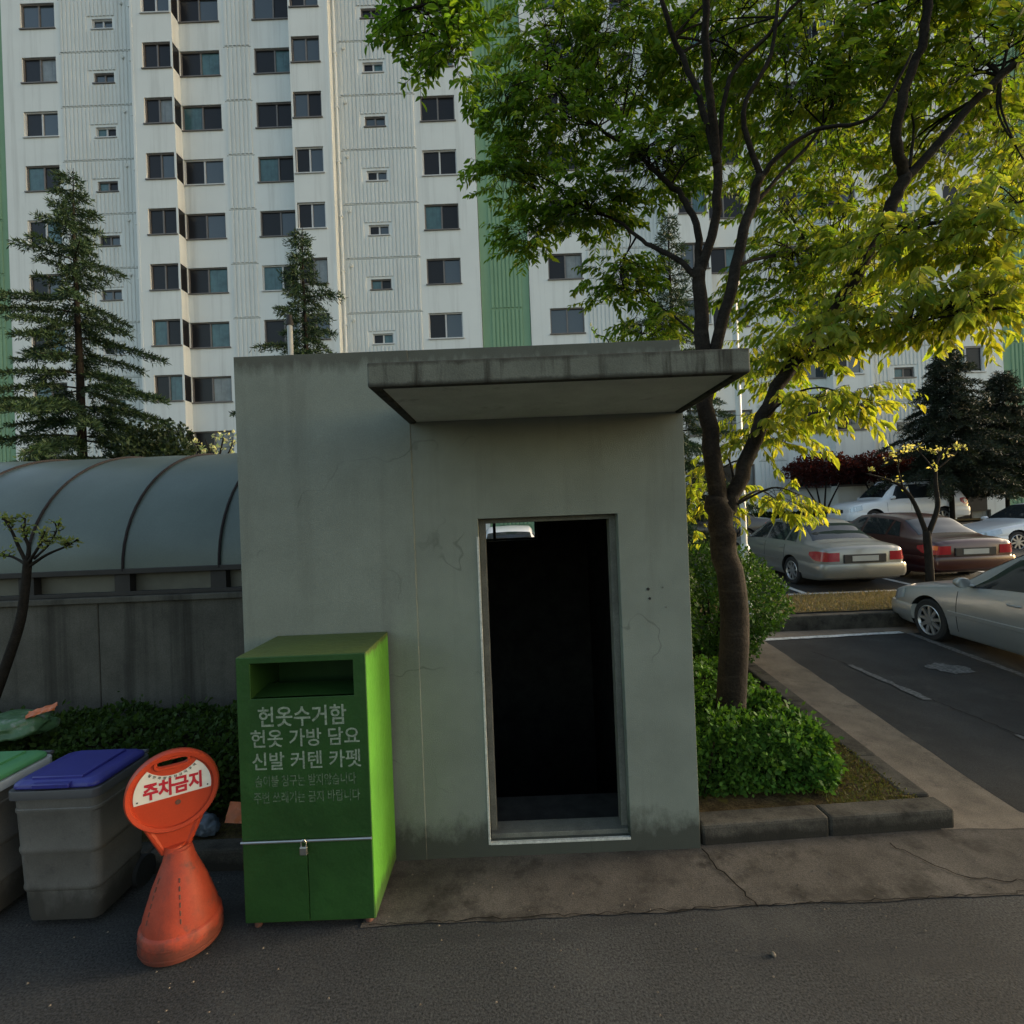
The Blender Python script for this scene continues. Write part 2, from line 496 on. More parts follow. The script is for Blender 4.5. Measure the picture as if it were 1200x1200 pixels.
def crom(P, n):
    """Catmull-Rom through points (Vectors or numbers), n steps per span"""
    out = []
    for i in range(len(P) - 1):
        p0, p1, p2, p3 = P[max(0, i - 1)], P[i], P[i + 1], P[min(len(P) - 1, i + 2)]
        for k in range(n):
            t = k / n
            out.append(.5 * ((2 * p1) + (p2 - p0) * t + (2 * p0 - 5 * p1 + 4 * p2 - p3) * t * t + (3 * p1 - p0 - 3 * p2 + p3) * t ** 3))
    out.append(P[-1])
    return out


# ------------------------------------------------------------------ leaves
def leaf(mb, p, d, n, L, W, col, fold=.25):
    """one folded, pointed leaf: base p, direction d, facing n"""
    s = d.cross(n)
    if s.length < 1e-4: s = d.cross(Vector((.3, .5, .8)))
    s.normalize()
    n = s.cross(d).normalized()
    b = len(mb.v)
    k = n * (fold * W)
    a1, a2 = p + d * (L * .33), p + d * (L * .68)
    mb.v += [tuple(p), tuple(a1 + s * W + k), tuple(a2 + s * W * .72 + k), tuple(p + d * L - n * L * .12), tuple(a2 - s * W * .72 + k), tuple(a1 - s * W + k)]
    mb.f += [(b, b + 1, b + 2, b + 3), (b + 3, b + 4, b + 5, b)]
    mb.mi += [0, 0]
    mb.c += [col] * 6


def quadleaf(mb, p, d, n, L, W, col):
    s = d.cross(n)
    if s.length < 1e-4: s = d.cross(Vector((.3, .5, .8)))
    s.normalize()
    b = len(mb.v)
    mb.v += [tuple(p), tuple(p + d * L * .5 + s * W), tuple(p + d * L), tuple(p + d * L * .5 - s * W)]
    mb.f.append((b, b + 1, b + 2, b + 3))
    mb.mi.append(0)
    mb.c += [col] * 4


def rv(r):
    while True:
        v = Vector((r.uniform(-1, 1), r.uniform(-1, 1), r.uniform(-1, 1)))
        if .05 < v.length < 1: return v.normalized()


def lerpc(a, b, t): return tuple(x + (y - x) * t for x, y in zip(a, b))


def vary(c, r, k=.25):
    g = 1 + r.uniform(-k, k)
    return (max(0, c[0] * g * (1 + r.uniform(-.12, .12))), c[1] * g, max(0, c[2] * g * (1 + r.uniform(-.2, .2))))

# ================================================================== SETTING: ground
STAIR = (-1.64, 0.98, 3.68, 6.88)
mb = MB()
xs = [-160, -60, -25, -12, -6, STAIR[0], -.8, 0, STAIR[1], 1.5, 3, 5, 8, 12, 18, 30, 70, 170]
ys = [-140, -50, -20, -8, -3, 0, 2, 3, STAIR[2], 4, 5, STAIR[3], 7.5, 8.3, 8.75, 8.76, 9.4, 10.1, 12, 15, 20, 26, 40, 90, 240]
for j in range(len(ys) - 1):
    for i in range(len(xs) - 1):
        if STAIR[0] - .01 < (xs[i] + xs[i + 1]) / 2 < STAIR[1] and STAIR[2] - .01 < (ys[j] + ys[j + 1]) / 2 < STAIR[3]: continue
        mb.face([(xs[i], ys[j], gz(ys[j])), (xs[i + 1], ys[j], gz(ys[j])), (xs[i + 1], ys[j + 1], gz(ys[j + 1])), (xs[i], ys[j + 1], gz(ys[j + 1]))])
tag(mb.build('ground', M['asphalt'], merge=True), kind='structure')


def sheet(name, poly, m, dz=.004, step=.35, jit=0, seed=1, smooth_edges=None):
    """thin ground sheet with an uneven outline, laid dz above the ground"""
    r = random.Random(seed)
    pts = []
    for i in range(len(poly)):
        a, b = Vector(poly[i]), Vector(poly[(i + 1) % len(poly)])
        n = max(1, int((b - a).length / step))
        for k in range(n):
            p = a.lerp(b, k / n)
            if jit and k: p = p + Vector((r.uniform(-jit, jit), r.uniform(-jit, jit)))
            pts.append(p)
    bm = bmesh.new()
    f = bm.faces.new([bm.verts.new((p.x, p.y, 0)) for p in pts])
    # cut along the ground's bends so that the sheet follows them
    for yy in (4, 8.3, 8.75, 8.76, 10.1, 26):
        bmesh.ops.bisect_plane(bm, geom=bm.verts[:] + bm.edges[:] + bm.faces[:], plane_co=(0, yy, 0), plane_no=(0, 1, 0), dist=1e-5)
    bmesh.ops.triangulate(bm, faces=bm.faces[:])
    for v in bm.verts: v.co.z = gz(v.co.y) + dz
    for f in bm.faces:
        f.normal_update()
        if f.normal.z < 0: f.normal_flip()
    me = bpy.data.meshes.new(name)
    bm.to_mesh(me)
    bm.free()
    me.materials.append(m)
    o = bpy.data.objects.new(name, me)
    COL.objects.link(o)
    return tag(o, kind='structure')


sheet('parking_lot', [(3.55, 3.05), (30, 3.05), (30, 8.30), (3.98, 8.30)], M['asphalt_lot'], .002, .5, .012, 3)
sheet('parking_lot', [(1.3, 10.12), (40, 10.12), (40, 24.4), (1.3, 24.4)], M['asphalt_lot'], .003)
sheet('pavement', [(-.95, 2.90), (.6, 2.93), (2.2, 2.95), (5.4, 2.96), (5.4, 3.02), (4.1, 3.22), (3.72, 3.5), (2.9, 3.57), (1.17, 3.5), (-.95, 3.5)], M['concrete_apron'], .005, .12, .012, 5)
sheet('gutter', [(2.88, 3.55), (3.7, 3.52), (3.58, 3.72), (3.72, 5.2), (3.98, 8.3), (3.4, 8.3), (3.1, 6.9), (2.9, 5)], M['gutter'], .0075, .2, .01, 6)
sheet('gutter', [(3.4, 8.34), (30, 8.34), (30, 8.745), (3.4, 8.745)], M['gutter'], .008, .4, .006, 7)
sheet('grass_verge', [(3.2, 8.93), (30, 8.93), (30, 10.07), (3.2, 10.07)], M['dry_ground'], .02, .3, .02, 8)
# painted bay lines
sheet('road_marking', [(3.9, 8.22), (6.3, 8.34), (6.3, 8.46), (3.88, 8.33)], M['marking'], .014, .1, .012, 11)
sheet('road_marking', [(6.13, 5.6), (6.23, 5.6), (6.42, 8.33), (6.32, 8.33)], M['marking_worn'], .012, .1, .012, 12)
a, b = at(985, 790, 7.0), at(1060, 832, 5.6)
sheet('road_marking', [(4.46, 6.95), (4.53, 6.95), (4.60, 5.72), (4.50, 5.72)], M['marking_worn'], .012, .08, .02, 13)
sheet('road_marking', [(4.66, 4.85), (4.70, 4.85), (4.78, 3.9), (4.72, 3.9)], M['marking_worn'], .012, .08, .015, 17)
sheet('road_marking', [(5.35, 6.75), (5.6, 6.9), (5.85, 6.7), (5.8, 6.5), (5.5, 6.45)], M['marking_worn'], .012, .05, .03, 14)
for x in (5.75, 8.2, 10.7, 13.2):
    sheet('road_marking', [(x, 10.3), (x + .12, 10.3), (x + .12, 14.8), (x, 14.8)], M['marking'], .012, .2, .008, int(x * 10))
sheet('road_marking', [(4.2, 10.17), (13.3, 10.17), (13.3, 10.28), (4.2, 10.28)], M['marking'], .012, .2, .008, 15)
# cracks in the concrete


def crack(pts, wd, seed, z=.011):
    r = random.Random(seed)
    pts = [Vector((x, y)) for x, y in pts]
    out = []
    for a, b in zip(pts, pts[1:]):
        n = max(2, int((b - a).length / .04))
        for k in range(n): out.append(a.lerp(b, k / n) + Vector((r.uniform(-.012, .012), r.uniform(-.012, .012))))
    out.append(pts[-1])
    m = MB()
    rows = []
    for i, p in enumerate(out):
        d = (out[min(i + 1, len(out) - 1)] - out[max(0, i - 1)]).normalized()
        n = Vector((-d.y, d.x)) * wd * r.uniform(.4, 1)
        rows.append([(p.x - n.x, p.y - n.y, gz(p.y) + z), (p.x + n.x, p.y + n.y, gz(p.y) + z)])
    m.grid(rows)
    tag(m.build('pavement_crack', M['crack']), kind='structure')


crack([(1.19, 3.44), (1.2, 3.3), (1.27, 3.1), (1.31, 2.93)], .008, 1)
crack([(2.42, 3.42), (2.55, 3.2), (2.6, 3.12), (2.8, 3.06), (3.2, 3.03)], .005, 2)
crack([(-.9, 2.915), (-.2, 2.925), (.6, 2.93), (1.3, 2.945), (2.2, 2.955), (3.4, 2.965), (4.6, 2.97)], .0035, 3)
crack([(4.35, 7.6), (4.5, 6.9), (4.6, 5.7), (4.7, 4.9), (4.8, 3.9)], .006, 4)

# kerbs of the planted corner (single stones), of the verge and of the left bed


def kerb_run(p0, p1, wid, z0, z1, n, m, dirs=1, jt=.0025):
    """a row of kerb stones from p0 to p1, body to the left (dirs=1) of the run"""
    p0, p1 = Vector(p0), Vector(p1)
    d = (p1 - p0).normalized()
    nn = Vector((-d.y, d.x)) * dirs
    L = (p1 - p0).length / n
    mbk = MB()
    r = random.Random(int(p0.x * 100 + p0.y * 10))
    for k in range(n):
        a = p0 + d * (L * k + .0012)
        b = p0 + d * (L * (k + 1) - .0012)
        o1, o2 = nn * r.uniform(-jt, jt), nn * r.uniform(-jt, jt)
        dz = r.uniform(-jt, jt)
        q = [a + o1, b + o2, b + nn * wid, a + nn * wid]
        if dirs < 0: q = [q[1], q[0], q[3], q[2]]
        zb = [gz(t.y) + z0 for t in q]
        zt = [gz(min(t.y, 8.7) if z1 < .3 else 8.8) + z1 + dz for t in q]
        base = len(mbk.v)
        mbk.v += [(t.x, t.y, z) for t, z in zip(q, zb)] + [(t.x, t.y, z) for t, z in zip(q, zt)]
        for f in ((3, 2, 1, 0), (4, 5, 6, 7), (0, 1, 5, 4), (1, 2, 6, 5), (2, 3, 7, 6), (3, 0, 4, 7)):
            mbk.f.append(tuple(base + t for t in f)); mbk.mi.append(0)
    o = mbk.build('kerb', m, bevel=.02)
    return tag(o, kind='structure')


kerb_run((1.20, 3.485), (2.99, 3.565), .17, -.05, .14, 2, M['kerb'])
kerb_run((2.99, 3.78), (3.22, 7.9), .19, -.05, .125, 7, M['kerb'])
kerb_run((-9, 3.43), (-1.6, 3.43), .14, -.05, .14, 8, M['kerb'])
mb = MB()
mb.box(3.2, 30, 8.74, 8.92, .05, .375)
tag(mb.build('kerb', M['kerb'], bevel=.02), kind='structure')
# earth of the beds, slightly uneven


def earth(name, x0, x1, y0, y1, z, m, nx=24, ny=24, amp=.025, cut=None):
    mbe = MB()
    rows = []
    for j in range(ny + 1):
        rows.append([(x0 + (x1 - x0) * i / nx, y0 + (y1 - y0) * j / ny,
                      z + gz(y0 + (y1 - y0) * j / ny) + amp * noise.noise(Vector((x0 + (x1 - x0) * i / nx, y0 + (y1 - y0) * j / ny, 3)) * 3.1)) for i in range(nx + 1)])
    mbe.grid(rows)
    return tag(mbe.build(name, m, smooth='all'), kind='structure')


earth('planting_bed', 1.2, 2.86, 3.66, 8.2, .115, M['soil'])
earth('planting_bed', -9, -1.86, 3.56, 4.98, .12, M['soil'])
earth('planting_bed', -14, 30, 24.1, 25.2, .08, M['soil'], 60, 4)

# ================================================================== the booth (stairwell entrance)
XL, XR, YF, YB = -1.84, 1.18, 3.46, 7.06
booth = thing('stairwell_booth', 'grey green concrete stairwell booth with open dark doorway and flat canopy', 'booth', ((XL + XR) / 2, YF, 0))
dx0, dx1, dz0, dz1 = -.233, .712, .095, 2.28
wx0, wx1, wz0, wz1 = -.62, .325, 1.955, 2.62


def booth_fill(x, y, z):
    if y < YF: return x < -.665
    if z > 3.32: return not (XL + .16 < x < XR - .16 and YF + .16 < y < YB - .16)
    if z > 3.2: return True
    if y < YF + .2: return not (dx0 < x < dx1 and dz0 < z < dz1)
    if y > YB - .18: return not (wx0 < x < wx1 and wz0 < z < wz1)
    return x < XL + .18 or x > XR - .18


mb = MB()
mb.voxel([XL, XL + .16, XL + .18, -.665, wx0, dx0, wx1, dx1, XR - .18, XR - .16, XR], [YF - .006, YF, YF + .16, YF + .2, YB - .18, YB - .16, YB],
         [-.25, dz0, wz0, dz1, wz1, 3.2, 3.32, 3.44], booth_fill)
walls = mb.build('wall', M['booth'], booth, dissolve=True, bevel=.014)
# added lining, coloured near-black for the interior's shade; stairs going down
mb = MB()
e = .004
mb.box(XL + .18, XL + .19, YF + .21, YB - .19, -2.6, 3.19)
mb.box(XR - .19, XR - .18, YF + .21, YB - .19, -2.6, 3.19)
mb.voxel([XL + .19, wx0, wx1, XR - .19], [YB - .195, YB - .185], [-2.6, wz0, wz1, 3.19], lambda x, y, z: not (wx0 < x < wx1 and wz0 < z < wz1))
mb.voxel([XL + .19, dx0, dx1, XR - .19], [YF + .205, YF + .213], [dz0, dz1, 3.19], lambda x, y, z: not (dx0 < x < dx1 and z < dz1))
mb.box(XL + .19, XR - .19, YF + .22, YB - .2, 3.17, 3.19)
mb.build('shaded_interior', M['dark_in'], booth)
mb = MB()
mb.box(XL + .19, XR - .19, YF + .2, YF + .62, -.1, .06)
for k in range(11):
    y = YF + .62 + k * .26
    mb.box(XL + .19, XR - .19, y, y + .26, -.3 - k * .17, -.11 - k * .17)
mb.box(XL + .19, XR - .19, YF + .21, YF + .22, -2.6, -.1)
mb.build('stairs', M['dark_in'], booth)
# canopy
cx0, cx1, cy0 = -.672, 1.178, 2.463
mb = MB()
mb.voxel([cx0, cx0 + .05, cx1 - .05, cx1], [cy0, cy0 + .05, YF - .002], [2.94, 2.958, 3.06],
         lambda x, y, z: z > 2.958 or x < cx0 + .05 or x > cx1 - .05 or y < cy0 + .05)
mb.build('canopy', M['canopy'], booth, dissolve=True, bevel=.012)
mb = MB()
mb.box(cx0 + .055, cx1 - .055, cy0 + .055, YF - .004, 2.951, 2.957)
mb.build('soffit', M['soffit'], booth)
mb = MB()
mb.box(cx0 + .02, cx1 - .25, YF + .3, YF + 1.3, 3.325, 3.462)
mb.build('roof_slab', M['canopy'], booth, bevel=.02)
# door frame: jambs, lintel, sill
mb = MB()
jx = .042
mb.box(dx0, dx0 + jx, YF + .085, YF + .19, dz0 + .03, dz1)
mb.box(dx1 - jx, dx1, YF + .085, YF + .19, dz0 + .03, dz1)
mb.box(dx0 + jx, dx1 - jx, YF + .085, YF + .19, dz1 - .035, dz1)
mb.box(dx0 + .002, dx1 - .002, YF + .05, YF + .195, dz0 - .005, dz0 + .03)
mb.build('door_frame', M['sill'], booth, bevel=.004)
mb = MB()
mb.box(dx0 - .013, dx0 + .002, YF - .004, YF + .02, dz0 - .01, dz1 - .12)
mb.box(dx0 + .002, dx1, YF - .004, YF + .02, dz0 - .012, dz0 + .003)
mb.build('edge_strip', M['trim_white'], booth, bevel=.002)
# rear window of the booth
f_ = MB()
for x0, x1, z0, z1 in ((wx0, wx1, wz0, wz0 + .03), (wx0, wx1, wz1 - .03, wz1), (wx0, wx0 + .03, wz0 + .03, wz1 - .03), (wx1 - .03, wx1, wz0 + .03, wz1 - .03), (-.27, -.23, wz0 + .03, wz1 - .03)):
    f_.box(x0, x1, YB - .12, YB - .08, z0, z1)
wf = f_.build('window', M['beam'], booth)
# plugs in the wall right of the door
r = random.Random(4)
for u, v, q in ((759, 690, .02), (776, 688, .012), (761, 701, .016), (780, 711, .012)):
    p = at(u, v, YF)
    mb = MB()
    mb.tube([(p.x, YF - .003, p.z), (p.x, YF + .01, p.z)], q * .55, 8)
    mb.build('wall_plug', M['black'] if q > .015 else M['sill'], booth)
# hairline crack on the wall
# flue pipe on the roof
fl = thing('flue_pipe', 'thin steel flue pipe standing on the booth roof in front of a small cedar', 'pipe', (-1.68, 4.0, 3.32))
mb = MB()
mb.tube([(-1.68, 4.0, 3.32), (-1.68, 4.0, 3.86)], .021, 12)
mb.build('pipe', M['bin_light'], fl, smooth=True)
mb = MB()
mb.lathe([(.0, 3.845), (.03, 3.85), (.03, 3.875), (.02, 3.9), (.02, 3.93), (0, 3.935)], -1.68, 4.0, 12)
mb.build('pipe_cap', M['beam'], fl, smooth=True)

# ================================================================== ramp canopy and its concrete wall on the left
rw = thing('ramp_wall', 'stained concrete ramp wall beneath the curved plastic roof', 'wall', (-7, 5.0, 0))
mb = MB()
x = -14.0
while x < -1.9:
    x1 = min(x + 1.42, -1.87)
    mb.box(x + .004, x1 - .004, 4.98, 5.18, -.1, 1.60)
    x = x1
mb.build('wall', M['ramp_wall'], rw, bevel=.01)
mb = MB()
mb.box(-14, -1.87, 4.94, 5.22, 1.603, 1.66)
mb.build('coping', M['ramp_wall'], rw, bevel=.008)
vt = thing('ramp_canopy', 'blue green plastic barrel vault roof with brown ribs over the ramp', 'canopy', (-7, 5.0, 1.66))
VY, VR, VZ, VH = 6.72, 1.72, 1.9, 1.32


def vault_pt(x, t, k=0.): return (x, VY - (VR + k) * math.cos(t), VZ + (VH + k) * math.sin(t))


mb = MB()
r = random.Random(8)
ribx = [-1.98 - .94 * k for k in range(13)]
ribx = [at(258, 668, 5.0).x - .94 * k + .0 for k in range(12)]
nxs = []
x = -14.0
while x < -1.9:
    nxs.append(x); x += .12
nxs.append(-1.87)
rows = []
for k in range(33):
    t = PI * k / 32
    rows.append([Vector(vault_pt(x, t, .012 * noise.noise(Vector((x * 1.7, t * 2, 1))) + .008 * abs(math.sin((x - ribx[0]) / .94 * PI)))) for x in nxs])
mb.grid(rows)
mb.build('roof_sheet', M['vault'], vt, smooth='all')
for x in ribx:
    mb = MB()
    mb.tube([vault_pt(x, PI * k / 32, .012) for k in range(33)], .013, 6)
    mb.build('rib', M['rib'], vt, smooth=True)
for x in ribx:
    mb = MB()
    mb.box(x - .1, x + .05, 5.01, 5.09, 1.66, 1.87)
    mb.build('post', M['beam'], vt)
mb = MB()
mb.box(-14, -1.87, 4.98, 5.05, 1.872, 1.925)
mb.build('edge_beam', M['beam'], vt, bevel=.006)
mb = MB()
mb.box(-14, -1.87, 5.0, 5.06, 1.662, 1.70)
mb.build('edge_beam', M['beam'], vt, bevel=.004)
mb = MB()
mb.box(-14, -1.87, 5.1, 5.115, 1.66, 1.9)
mb.build('side_panel', M['vault_panel'], vt)
mb = MB()
mb.box(-14, -1.87, 8.3, 8.5, -.1, 1.9)
mb.build('rear_wall', M['ramp_wall'], rw)

# ================================================================== apartment blocks
FY = 25.0
FLOORS = [4.3 + 2.67 * k for k in range(-1, 11)]         # window heads
TOPZ = 34.5
GAPS = {'w': (1.67, 1.25), 's': (1.0, .5), 'b': (1.95, 1.25), 'c': (1.35, 1.25)}
WMESH = {}


def window_mesh(kind, var, white):
    key = (kind, var, white)
    if key in WMESH: return WMESH[key]
    W, Hh = GAPS[kind]
    f = MB()
    t = .055
    mid = W * (.5 if kind != 's' else .5)
    f.box(0, W, 0, .09, -Hh, -Hh + t); f.box(0, W, 0, .09, -t, 0)
    f.box(0, t, 0, .09, -Hh + t, -t); f.box(W - t, W, 0, .09, -Hh + t, -t)
    f.box(mid - .035, mid + .035, .02, .09, -Hh + t, -t)
    f.box(-.05, W + .05, -.13, .02, -Hh - .05, -Hh - .002)
    me = f.mesh('window', M['frame_white'] if white else M['frame'])
    mats = [M['pane_dark'], M['pane_glass'], M['pane_teal'], M['pane_blind']]
    p = MB()
    a, b = [(0, 1), (1, 0), (0, 2), (0, 0), (2, 0), (1, 1), (0, 3)][var]
    p.box(t, mid - .035, .05, .07, -Hh + t, -t, a)
    p.box(mid + .035, W - t, .065, .085, -Hh + t, -t, b)
    pm = p.mesh('pane', mats)
    WMESH[key] = (me, pm)
    return WMESH[key]


def add_window(parent, kind, x, y, z, rnd):
    me, pm = window_mesh(kind, rnd.choices(range(7), (6, 4, 3, 3, 2, 2, 2))[0], rnd.random() < .1 or kind == 's' and rnd.random() < .5)
    o = bpy.data.objects.new('window', me)
    COL.objects.link(o)
    o.parent = parent
    o.location = Vector((x, y, z)) - rootloc(parent)
    q = bpy.data.objects.new('pane', pm)
    COL.objects.link(q)
    q.parent = o


def wall_strip(mbw, x0, x1, yf, holes, th=.3, mi=0, ztop=TOPZ, zbot=.6):
    """front wall strip with window holes [(hx0,hx1,hz0,hz1)]"""
    xs = sorted({x0, x1, *[h[0] for h in holes], *[h[1] for h in holes]})
    zs = sorted({zbot, ztop, *[h[2] for h in holes], *[h[3] for h in holes]})
    mbw.voxel(xs, [yf, yf + th], zs, lambda x, y, z: not any(h[0] < x < h[1] and h[2] < z < h[3] for h in holes), mi)


def ribs(mbw, x0, x1, yf, holes, mi=1, pitch=.185):
    """vertical ribs, storey by storey, with a joint between storeys and gaps at windows"""
    n = int((x1 - x0) / pitch)
    p = (x1 - x0) / n
    levels = [.6] + [z + .12 for z in FLOORS]
    for za, zb in zip(levels, levels[1:] + [TOPZ]):
        for k in range(n):
            xa = x0 + p * k + p * .22
            xb = x0 + p * (k + 1) - p * .22
            cuts = [(h[2] - .12, h[3] + .12) for h in holes if h[0] - .1 < xb and h[1] + .1 > xa and h[2] < zb and h[3] > za]
            spans = [(za + .05, zb - .05)]
            for c in cuts:
                spans = [s for q in spans for s in ((q[0], min(q[1], c[0])), (max(q[0], c[1]), q[1])) if s[1] - s[0] > .08]
            for s in spans:
                n0 = len(mbw.v)
                y0, y1 = yf - .045, yf - .001
                mbw.v += [(xa, y0, s[0]), (xb, y0, s[0]), (xb, y0, s[1]), (xa, y0, s[1]), (xa - .02, y1, s[0]), (xb + .02, y1, s[0]), (xb + .02, y1, s[1]), (xa - .02, y1, s[1])]
                for f in ((0, 1, 2, 3), (4, 0, 3, 7), (1, 5, 6, 2), (4, 5, 1, 0), (3, 2, 6, 7)):
                    mbw.f.append(tuple(n0 + t for t in f)); mbw.mi.append(mi)
        mbw.box(x0 - .05, x1 + .05, yf - .012, yf - .001, zb - .028, zb + .0, 2)


def block(x0, label, seed, greens):
    rnd = random.Random(seed)
    b = thing('apartment_building', label, 'building', (x0 + 11.5, FY, gz(FY)), 'white apartment blocks across the parking court')
    mw = MB()
    X = lambda t: x0 + t
    big = lambda xa, wd, y=FY: [(xa, xa + wd, z - 1.25, z) for z in FLOORS]
    wins = []

    def col(kind, t, dz=0, y=FY):
        W, Hh = GAPS[kind]
        for z in FLOORS: wins.append((kind, X(t), y + .07, z + dz))
        return [(X(t), X(t) + W, z + dz - Hh, z + dz) for z in FLOORS]

    h = col('w', .95); wall_strip(mw, X(0), X(2.75), FY, h)
    h = col('s', 4.45, -.9); wall_strip(mw, X(2.75), X(6.7), FY, h); ribs(mw, X(2.85), X(6.35), FY, h)
    # projecting and recessed halves of the bays
    h = col('c', 7.25, 0, FY - .55); wall_strip(mw, X(6.8), X(8.6), FY - .55, h, .3)
    mw.box(X(6.7), X(6.8), FY - .0, FY + .3, .6, TOPZ); mw.box(X(6.7), X(6.805), FY - .56, FY - .001, .6, TOPZ)
    h = col('b', 8.70); wall_strip(mw, X(8.7), X(10.75), FY, h)
    # return wall of the bay, glazed at each storey
    zs = sorted({.6, TOPZ, *[z for z in FLOORS], *[z - 1.25 for z in FLOORS]})
    mw.voxel([X(8.601), X(8.699)], [FY - .55, FY - .53, FY - .02, FY + .3], zs,
             lambda x, y, z: not (FY - .53 < y < FY - .02 and any(q - 1.25 < z < q for q in FLOORS)))
    for q in FLOORS: mw.box(X(8.62), X(8.68), FY - .53, FY - .02, q - 1.25, q, 3)
    wall_strip(mw, X(10.75), X(12.25), FY, []); ribs(mw, X(10.9), X(12.15), FY, [])
    h = col('b', 12.35); wall_strip(mw, X(12.25), X(14.3), FY, h)
    h = col('c', 14.40, 0, FY - .55); wall_strip(mw, X(14.4), X(16.1), FY - .55, h, .3)
    mw.voxel([X(14.301), X(14.399)], [FY - .55, FY - .53, FY - .02, FY + .3], zs,
             lambda x, y, z: not (FY - .53 < y < FY - .02 and any(q - 1.25 < z < q for q in FLOORS)))
    for q in FLOORS: mw.box(X(14.32), X(14.38), FY - .53, FY - .02, q - 1.25, q, 3)
    mw.box(X(16.1), X(16.2), FY - .0, FY + .3, .6, TOPZ); mw.box(X(16.1), X(16.2), FY - .56, FY - .001, .6, TOPZ)
    h = col('s', 17.65, -.9); wall_strip(mw, X(16.2), X(20.25), FY, h); ribs(mw, X(16.5), X(20.1), FY, h)
    h = col('w', 20.4); wall_strip(mw, X(20.25), X(23.0), FY, h)
    # roof edge and the body behind
    mw.box(X(0), X(23), FY + .31, FY + 10, .5, TOPZ - .3)
    mw.box(X(-.1), X(23.1), FY - .7, FY + 10.1, TOPZ, TOPZ + .5)
    mw.build('wall', [M['facade'], M['facade_rib'], M['groove'], M['pane_dark']], b)
    for g0, g1 in greens:
        mg = MB()
        wall_strip(mg, g0, g1, FY + .12, [], .3, 0)
        ribs(mg, g0 + .45, g1 - .35, FY + .12, [], 0)
        mg.box(g0, g1, FY + .42, FY + 10, .5, TOPZ - .3)
        mg.build('green_panel', [M['green_wall'], M['green_wall'], M['green_wall']], b)
    for k, x, y, z in wins: add_window(b, k, x, y, z, rnd)
    for t, zz in ((6.42, 1), (16.35, 1)):
        mp = MB()
        mp.tube([(X(t), FY - .1, gz(FY)), (X(t), FY - .1, TOPZ)], .055, 8)
        for z in FLOORS: mp.box(X(t) - .08, X(t) + .08, FY - .17, FY - .0, z - .5, z - .45)
        mp.build('drainpipe', M['pipe'], b, smooth=True)
    for t in (5.95, 16.75):
        for z in FLOORS[2:]:
            mv = MB()
            mv.tube([(X(t), FY - .12, z - .22), (X(t), FY - .02, z - .18)], .075, 8)
            mv.box(X(t) - .07, X(t) + .07, FY - .02, FY + .0, z - .28, z - .12)
            mv.build('vent_cap', [M['pipe']], b)
    return b


block(-24.1, 'white apartment block behind the two cedars, with a green end strip', 21, [(-27.6, -24.12), (-1.08, 1.28)])
b2 = block(1.3, 'white apartment block behind the leafy street tree and the parked cars', 22, [(24.32, 29.5)])
mb = MB()
p = at(1142, 588, FY)
mb.box(p.x - .55, p.x + .55, FY - .05, FY - .005, p.z - .45, p.z + .5)
mb.build('basement_vent', M['black'], b2)

# ================================================================== clothes bin
bn = thing('clothes_bin', 'tall green metal clothes collection bin with white stencilled writing beside the booth wall', 'clothes bin', (-1.21, 3.17, 0))
BX0, BX1, BY0, BY1, BZ0, BZ1 = -1.6, -.862, 2.90, 3.425, .045, 1.553
ox0, ox1, oz0, oz1 = -1.52, -.935, 1.315, 1.515
s = .018
mb = MB()
mb.voxel([BX0, BX0 + s, BX1 - s, BX1], [BY0 + .012, BY1 - s, BY1], [BZ0, BZ0 + s, BZ1 - s, BZ1],
         lambda x, y, z: x < BX0 + s or x > BX1 - s or y > BY1 - s or z < BZ0 + s or z > BZ1 - s)
mb.build('case', M['bin_green'], bn, dissolve=True, bevel=.004)
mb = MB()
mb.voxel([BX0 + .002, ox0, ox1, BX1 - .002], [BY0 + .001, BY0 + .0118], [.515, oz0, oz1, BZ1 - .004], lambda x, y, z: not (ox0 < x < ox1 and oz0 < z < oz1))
mb.build('front_panel', M['bin_shaded'], bn, dissolve=True, bevel=.003)
mb = MB()
mb.box(ox0 - .005, ox0, BY0 + .0125, BY0 + .36, oz0 - .005, oz1)
mb.box(ox1, ox1 + .005, BY0 + .0125, BY0 + .36, oz0 - .005, oz1)
mb.face([(ox0, BY0 + .03, oz0), (ox1, BY0 + .03, oz0), (ox1, BY0 + .22, oz0 + .02), (ox0, BY0 + .22, oz0 + .02)])
mb.box(ox0, ox1, BY0 + .36, BY0 + .365, oz0 - .3, oz1)
mb.build('chute', M['chute_shaded'], bn)
mid = (BX0 + BX1) / 2
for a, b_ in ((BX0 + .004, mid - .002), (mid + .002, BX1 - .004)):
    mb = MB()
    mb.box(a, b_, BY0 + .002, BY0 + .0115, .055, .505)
    mb.build('door', M['bin_shaded'], bn, bevel=.003)
mb = MB()
mb.tube([(BX0 + .0, BY0 - .008, .512), (BX1 - .0, BY0 - .008, .512)], .0075, 8)
mb.build('locking_bar', M['steel'], bn, smooth=True)
pl = MB()
pl.box(mid - .03, mid + .012, BY0 - .035, BY0 - .016, .445, .492)
po = pl.build('padlock', M['steel'], bn, bevel=.005)
mb = MB()
mb.tube([(mid - .023, BY0 - .025, .49), (mid - .023, BY0 - .025, .515), (mid - .016, BY0 - .025, .527), (mid - .002, BY0 - .025, .527), (mid + .005, BY0 - .025, .515), (mid + .005, BY0 - .025, .49)], .004, 6)
mb.build('shackle', M['steel'], po, smooth=True)
for fx in (BX0 + .05, BX1 - .05):
    for fy in (BY0 + .06, BY1 - .06):
        mb = MB()
        mb.lathe([(.022, -.001), (.024, .03), (.016, .046)], fx, fy, 10)
        mb.build('foot', M['rust'], bn, smooth=True)
